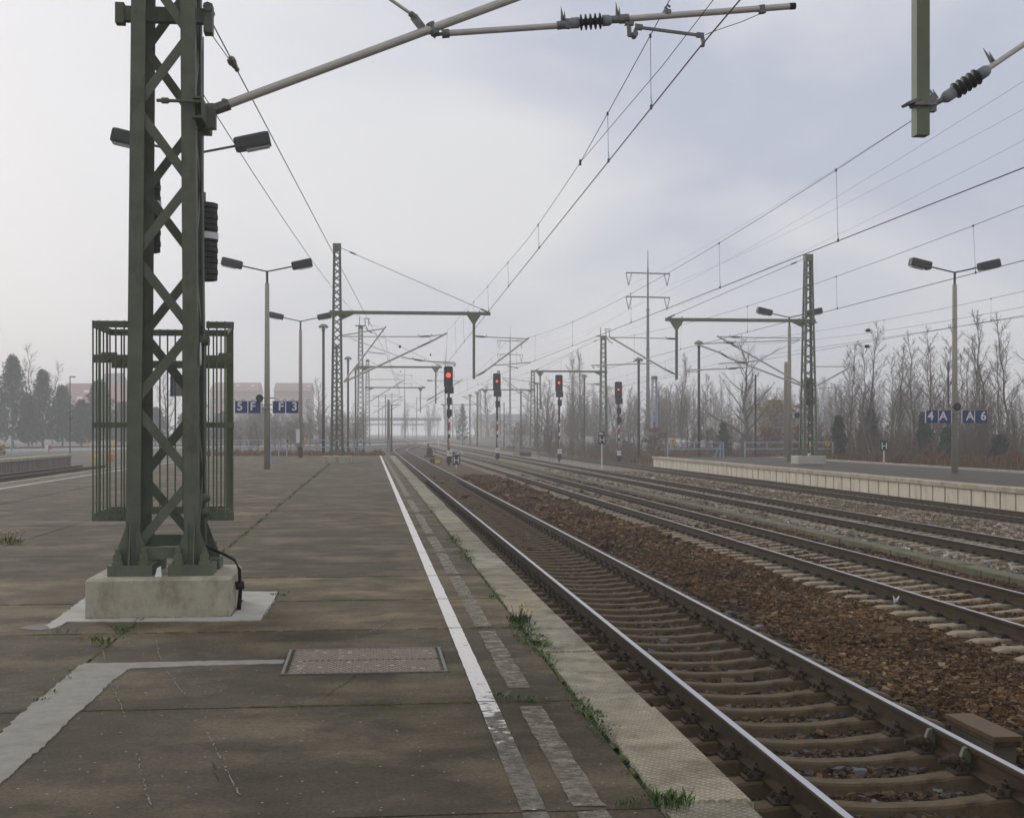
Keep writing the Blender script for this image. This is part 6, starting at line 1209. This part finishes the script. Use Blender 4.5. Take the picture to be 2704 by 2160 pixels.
# ------------------------------------------------------------------ evergreens and shrubs that keep leaves
NEED = mat('pine_needles', (.066, .084, .050), .9, var=.35, vscale=1.2, tint=True); RUSTL = mat('rusty_oak_leaves', (.20, .085, .035), .9, var=.35, vscale=2, tint=True); GOLD = mat('golden_willow', (.30, .19, .07), .9, var=.3, vscale=2, tint=True)
def leafy(name, label, cat, p, H, wd, leafm, group, n=70, conical=True, ls=.24, seed=1):
    r_ = random.Random(seed); t = thing(name, label, cat, p, group); V, T, C = [], [], []; mb = MB(); mb.tube((p[0], p[1], p[2]), (p[0], p[1], p[2] + H * .95), H * .014 + .03, .02, 6)
    for k in range(n):
        f = .10 + .90 * (k + r_.random()) / n; az = k * 2.4 + r_.uniform(-.4, .4)
        ln = wd * ((1.02 - f) ** .75 if conical else math.sin(min(1, f * 1.05) * math.pi) ** .6 + .1) * r_.uniform(.55, 1.15); el = (.15 + .5 * f) if conical else r_.uniform(-.2, .9); d = Vector((math.cos(az) * math.cos(el), math.sin(az) * math.cos(el), math.sin(el))); o_ = Vector((0, 0, H * f * (.93 if conical else .75))); mb.tube(Vector(p) + o_, Vector(p) + o_ + d * ln, .03, .008, 4)
        for j in range(11):
            c = o_ + d * ln * r_.uniform(.25, 1.05) + Vector((r_.gauss(0, .16), r_.gauss(0, .16), r_.gauss(0, .12))) * (wd / 2.4)
            kk = r_.uniform(.55, 1.5)
            for q in range(9):
                dd = (d * .5 + Vector((r_.gauss(0, .7), r_.gauss(0, .7), r_.gauss(.25, .6)))).normalized(); l = ls * r_.uniform(.6, 1.5) * (1 if conical else .9); u = dd.cross(Vector((r_.gauss(0, 1), r_.gauss(0, 1), r_.gauss(0, 1)))).normalized() * l * (.16 if conical else .34); m_ = len(V)
                V += [tuple(c + Vector((r_.gauss(0, .07), r_.gauss(0, .07), r_.gauss(0, .07)))), tuple(c + dd * l * .6 + u), tuple(c + dd * l), tuple(c + dd * l * .6 - u)]; T.append((m_, m_ + 1, m_ + 2, m_ + 3)); C += [(kk, kk, kk)] * 4
    mb.obj('trunk', BARK, t); np_mesh('crown', np.array(V), np.array(T), leafm, np.array(C), t); return t
def px_leafy(name, label, cat, px_, ptop, Y, wpx, m_, group, **kw):
    p = atY(px_, ptop, Y); zb = gz(p.x) - .1; return leafy(name, label, cat, (p.x, Y, zb), p.z - zb, wpx * Y / FPX, m_, group, **kw)
GP = 'evergreens on the left'
for i, (l, px_, pt, Y, w, n) in enumerate([('tall dark pine at the left edge of the picture', 33, 930, 172, 78, 95), ('dark pine right of the tallest left one, with a spiky top', 113, 968, 172, 62, 80), ('bushy dark pine in front of the red roof', 165, 1015, 166, 55, 70), ('dark bushy evergreen seen through the bars of the guard cage', 262, 1000, 170, 68, 90), ('low dark evergreen left of the near mast leg', 325, 1060, 175, 55, 60), ('dark low evergreen at the extreme left edge', -15, 985, 165, 60, 60), ('low evergreen between the two left pines', 75, 1040, 168, 60, 60), ('grey green evergreen below the street lamp', 215, 1055, 164, 52, 60), ('hazy evergreen behind the near mast, left', 410, 1075, 185, 55, 50), ('hazy evergreen below the red roofed block', 590, 1090, 195, 60, 55), ('hazy evergreen right of the 5 F lamp post', 690, 1075, 205, 60, 55), ('hazy evergreen behind the near mast, right', 500, 1080, 190, 60, 50)]):
    px_leafy('evergreen_tree', l, 'tree', px_, pt, Y * 1.35, w, NEED, GP, n=int(n * 1.8), seed=100 + i, ls=.36)
GY = 'young pines and leafy bushes behind the right hand platform'
for i, (l, px_, pt, Y, w) in enumerate([('young green pine left of the right hand H board', 2215, 1095, 104, 32), ('young green pine right of the right hand H board', 2440, 1085, 100, 40), ('young green pine left of the 4 A lamp post', 2500, 1130, 96, 42), ('young green pine right of the A 6 board', 2640, 1150, 94, 40), ('young pine behind the leaning birch', 2300, 1075, 112, 34), ('young pine behind the left part of the right railing', 1910, 1115, 135, 30), ('dark evergreen far behind the first signal', 1222, 1062, 280, 22)]): px_leafy('young_pine', l, 'tree', px_, pt, Y, w, NEED if i > 5 else mat('young_needles%d' % i, (.040, .068, .030), .9, var=.3, tint=True), GY, n=44, seed=200 + i)
px_leafy('golden_willow', 'tall golden brown willow left of the right hand mast', 'tree', 2050, 1020, 175, 75, GOLD, GY, n=80, conical=False, seed=300, ls=.3)
for i, (l, px_, pt, Y, w) in enumerate([('rusty leaved oak bush right of the tall pylon', 1728, 1108, 150, 40), ('rusty leaved oak bush below the slender birch', 1870, 1120, 150, 36), ('rusty leaved oak bush behind the left right hand railing', 2030, 1115, 140, 50), ('rusty oak bush left of the right hand mast foot', 2108, 1095, 125, 28), ('brown leaved bush behind the H board mast', 1655, 1165, 150, 34), ('rust brown bush at the right edge of the far platform', 2660, 1185, 88, 34), ('rust brown bush left of the 4 A lamp post foot', 2470, 1190, 90, 40)]): px_leafy('leafy_bush', l, 'bush', px_, pt, Y, w, RUSTL, GY, n=30, conical=False, seed=320 + i, ls=.16)
px_leafy('yellow_bush', 'yellow leaved shoots at the left picture edge beside the far rails', 'bush', 2, 1165, 120, 18, mat('yellow_leaves', (.42, .33, .04), .8, tint=True), None, n=10, conical=False, seed=400, ls=.14)
# ------------------------------------------------------------------ the air
hz = bpy.data.materials.new('misty_air'); hz.use_nodes = True; N, L = hz.node_tree.nodes, hz.node_tree.links; N.clear()
o = N.new('ShaderNodeOutputMaterial'); v = N.new('ShaderNodeVolumePrincipled'); v.inputs['Color'].default_value = (.985, .985, .995, 1); v.inputs['Density'].default_value = HAZE_D; v.inputs['Anisotropy'].default_value = .22
L.new(v.outputs['Volume'], o.inputs['Volume'])
MB().box((0, 530, 19.8), (1420, 1160, 44)).obj('haze', hz, kind='stuff')
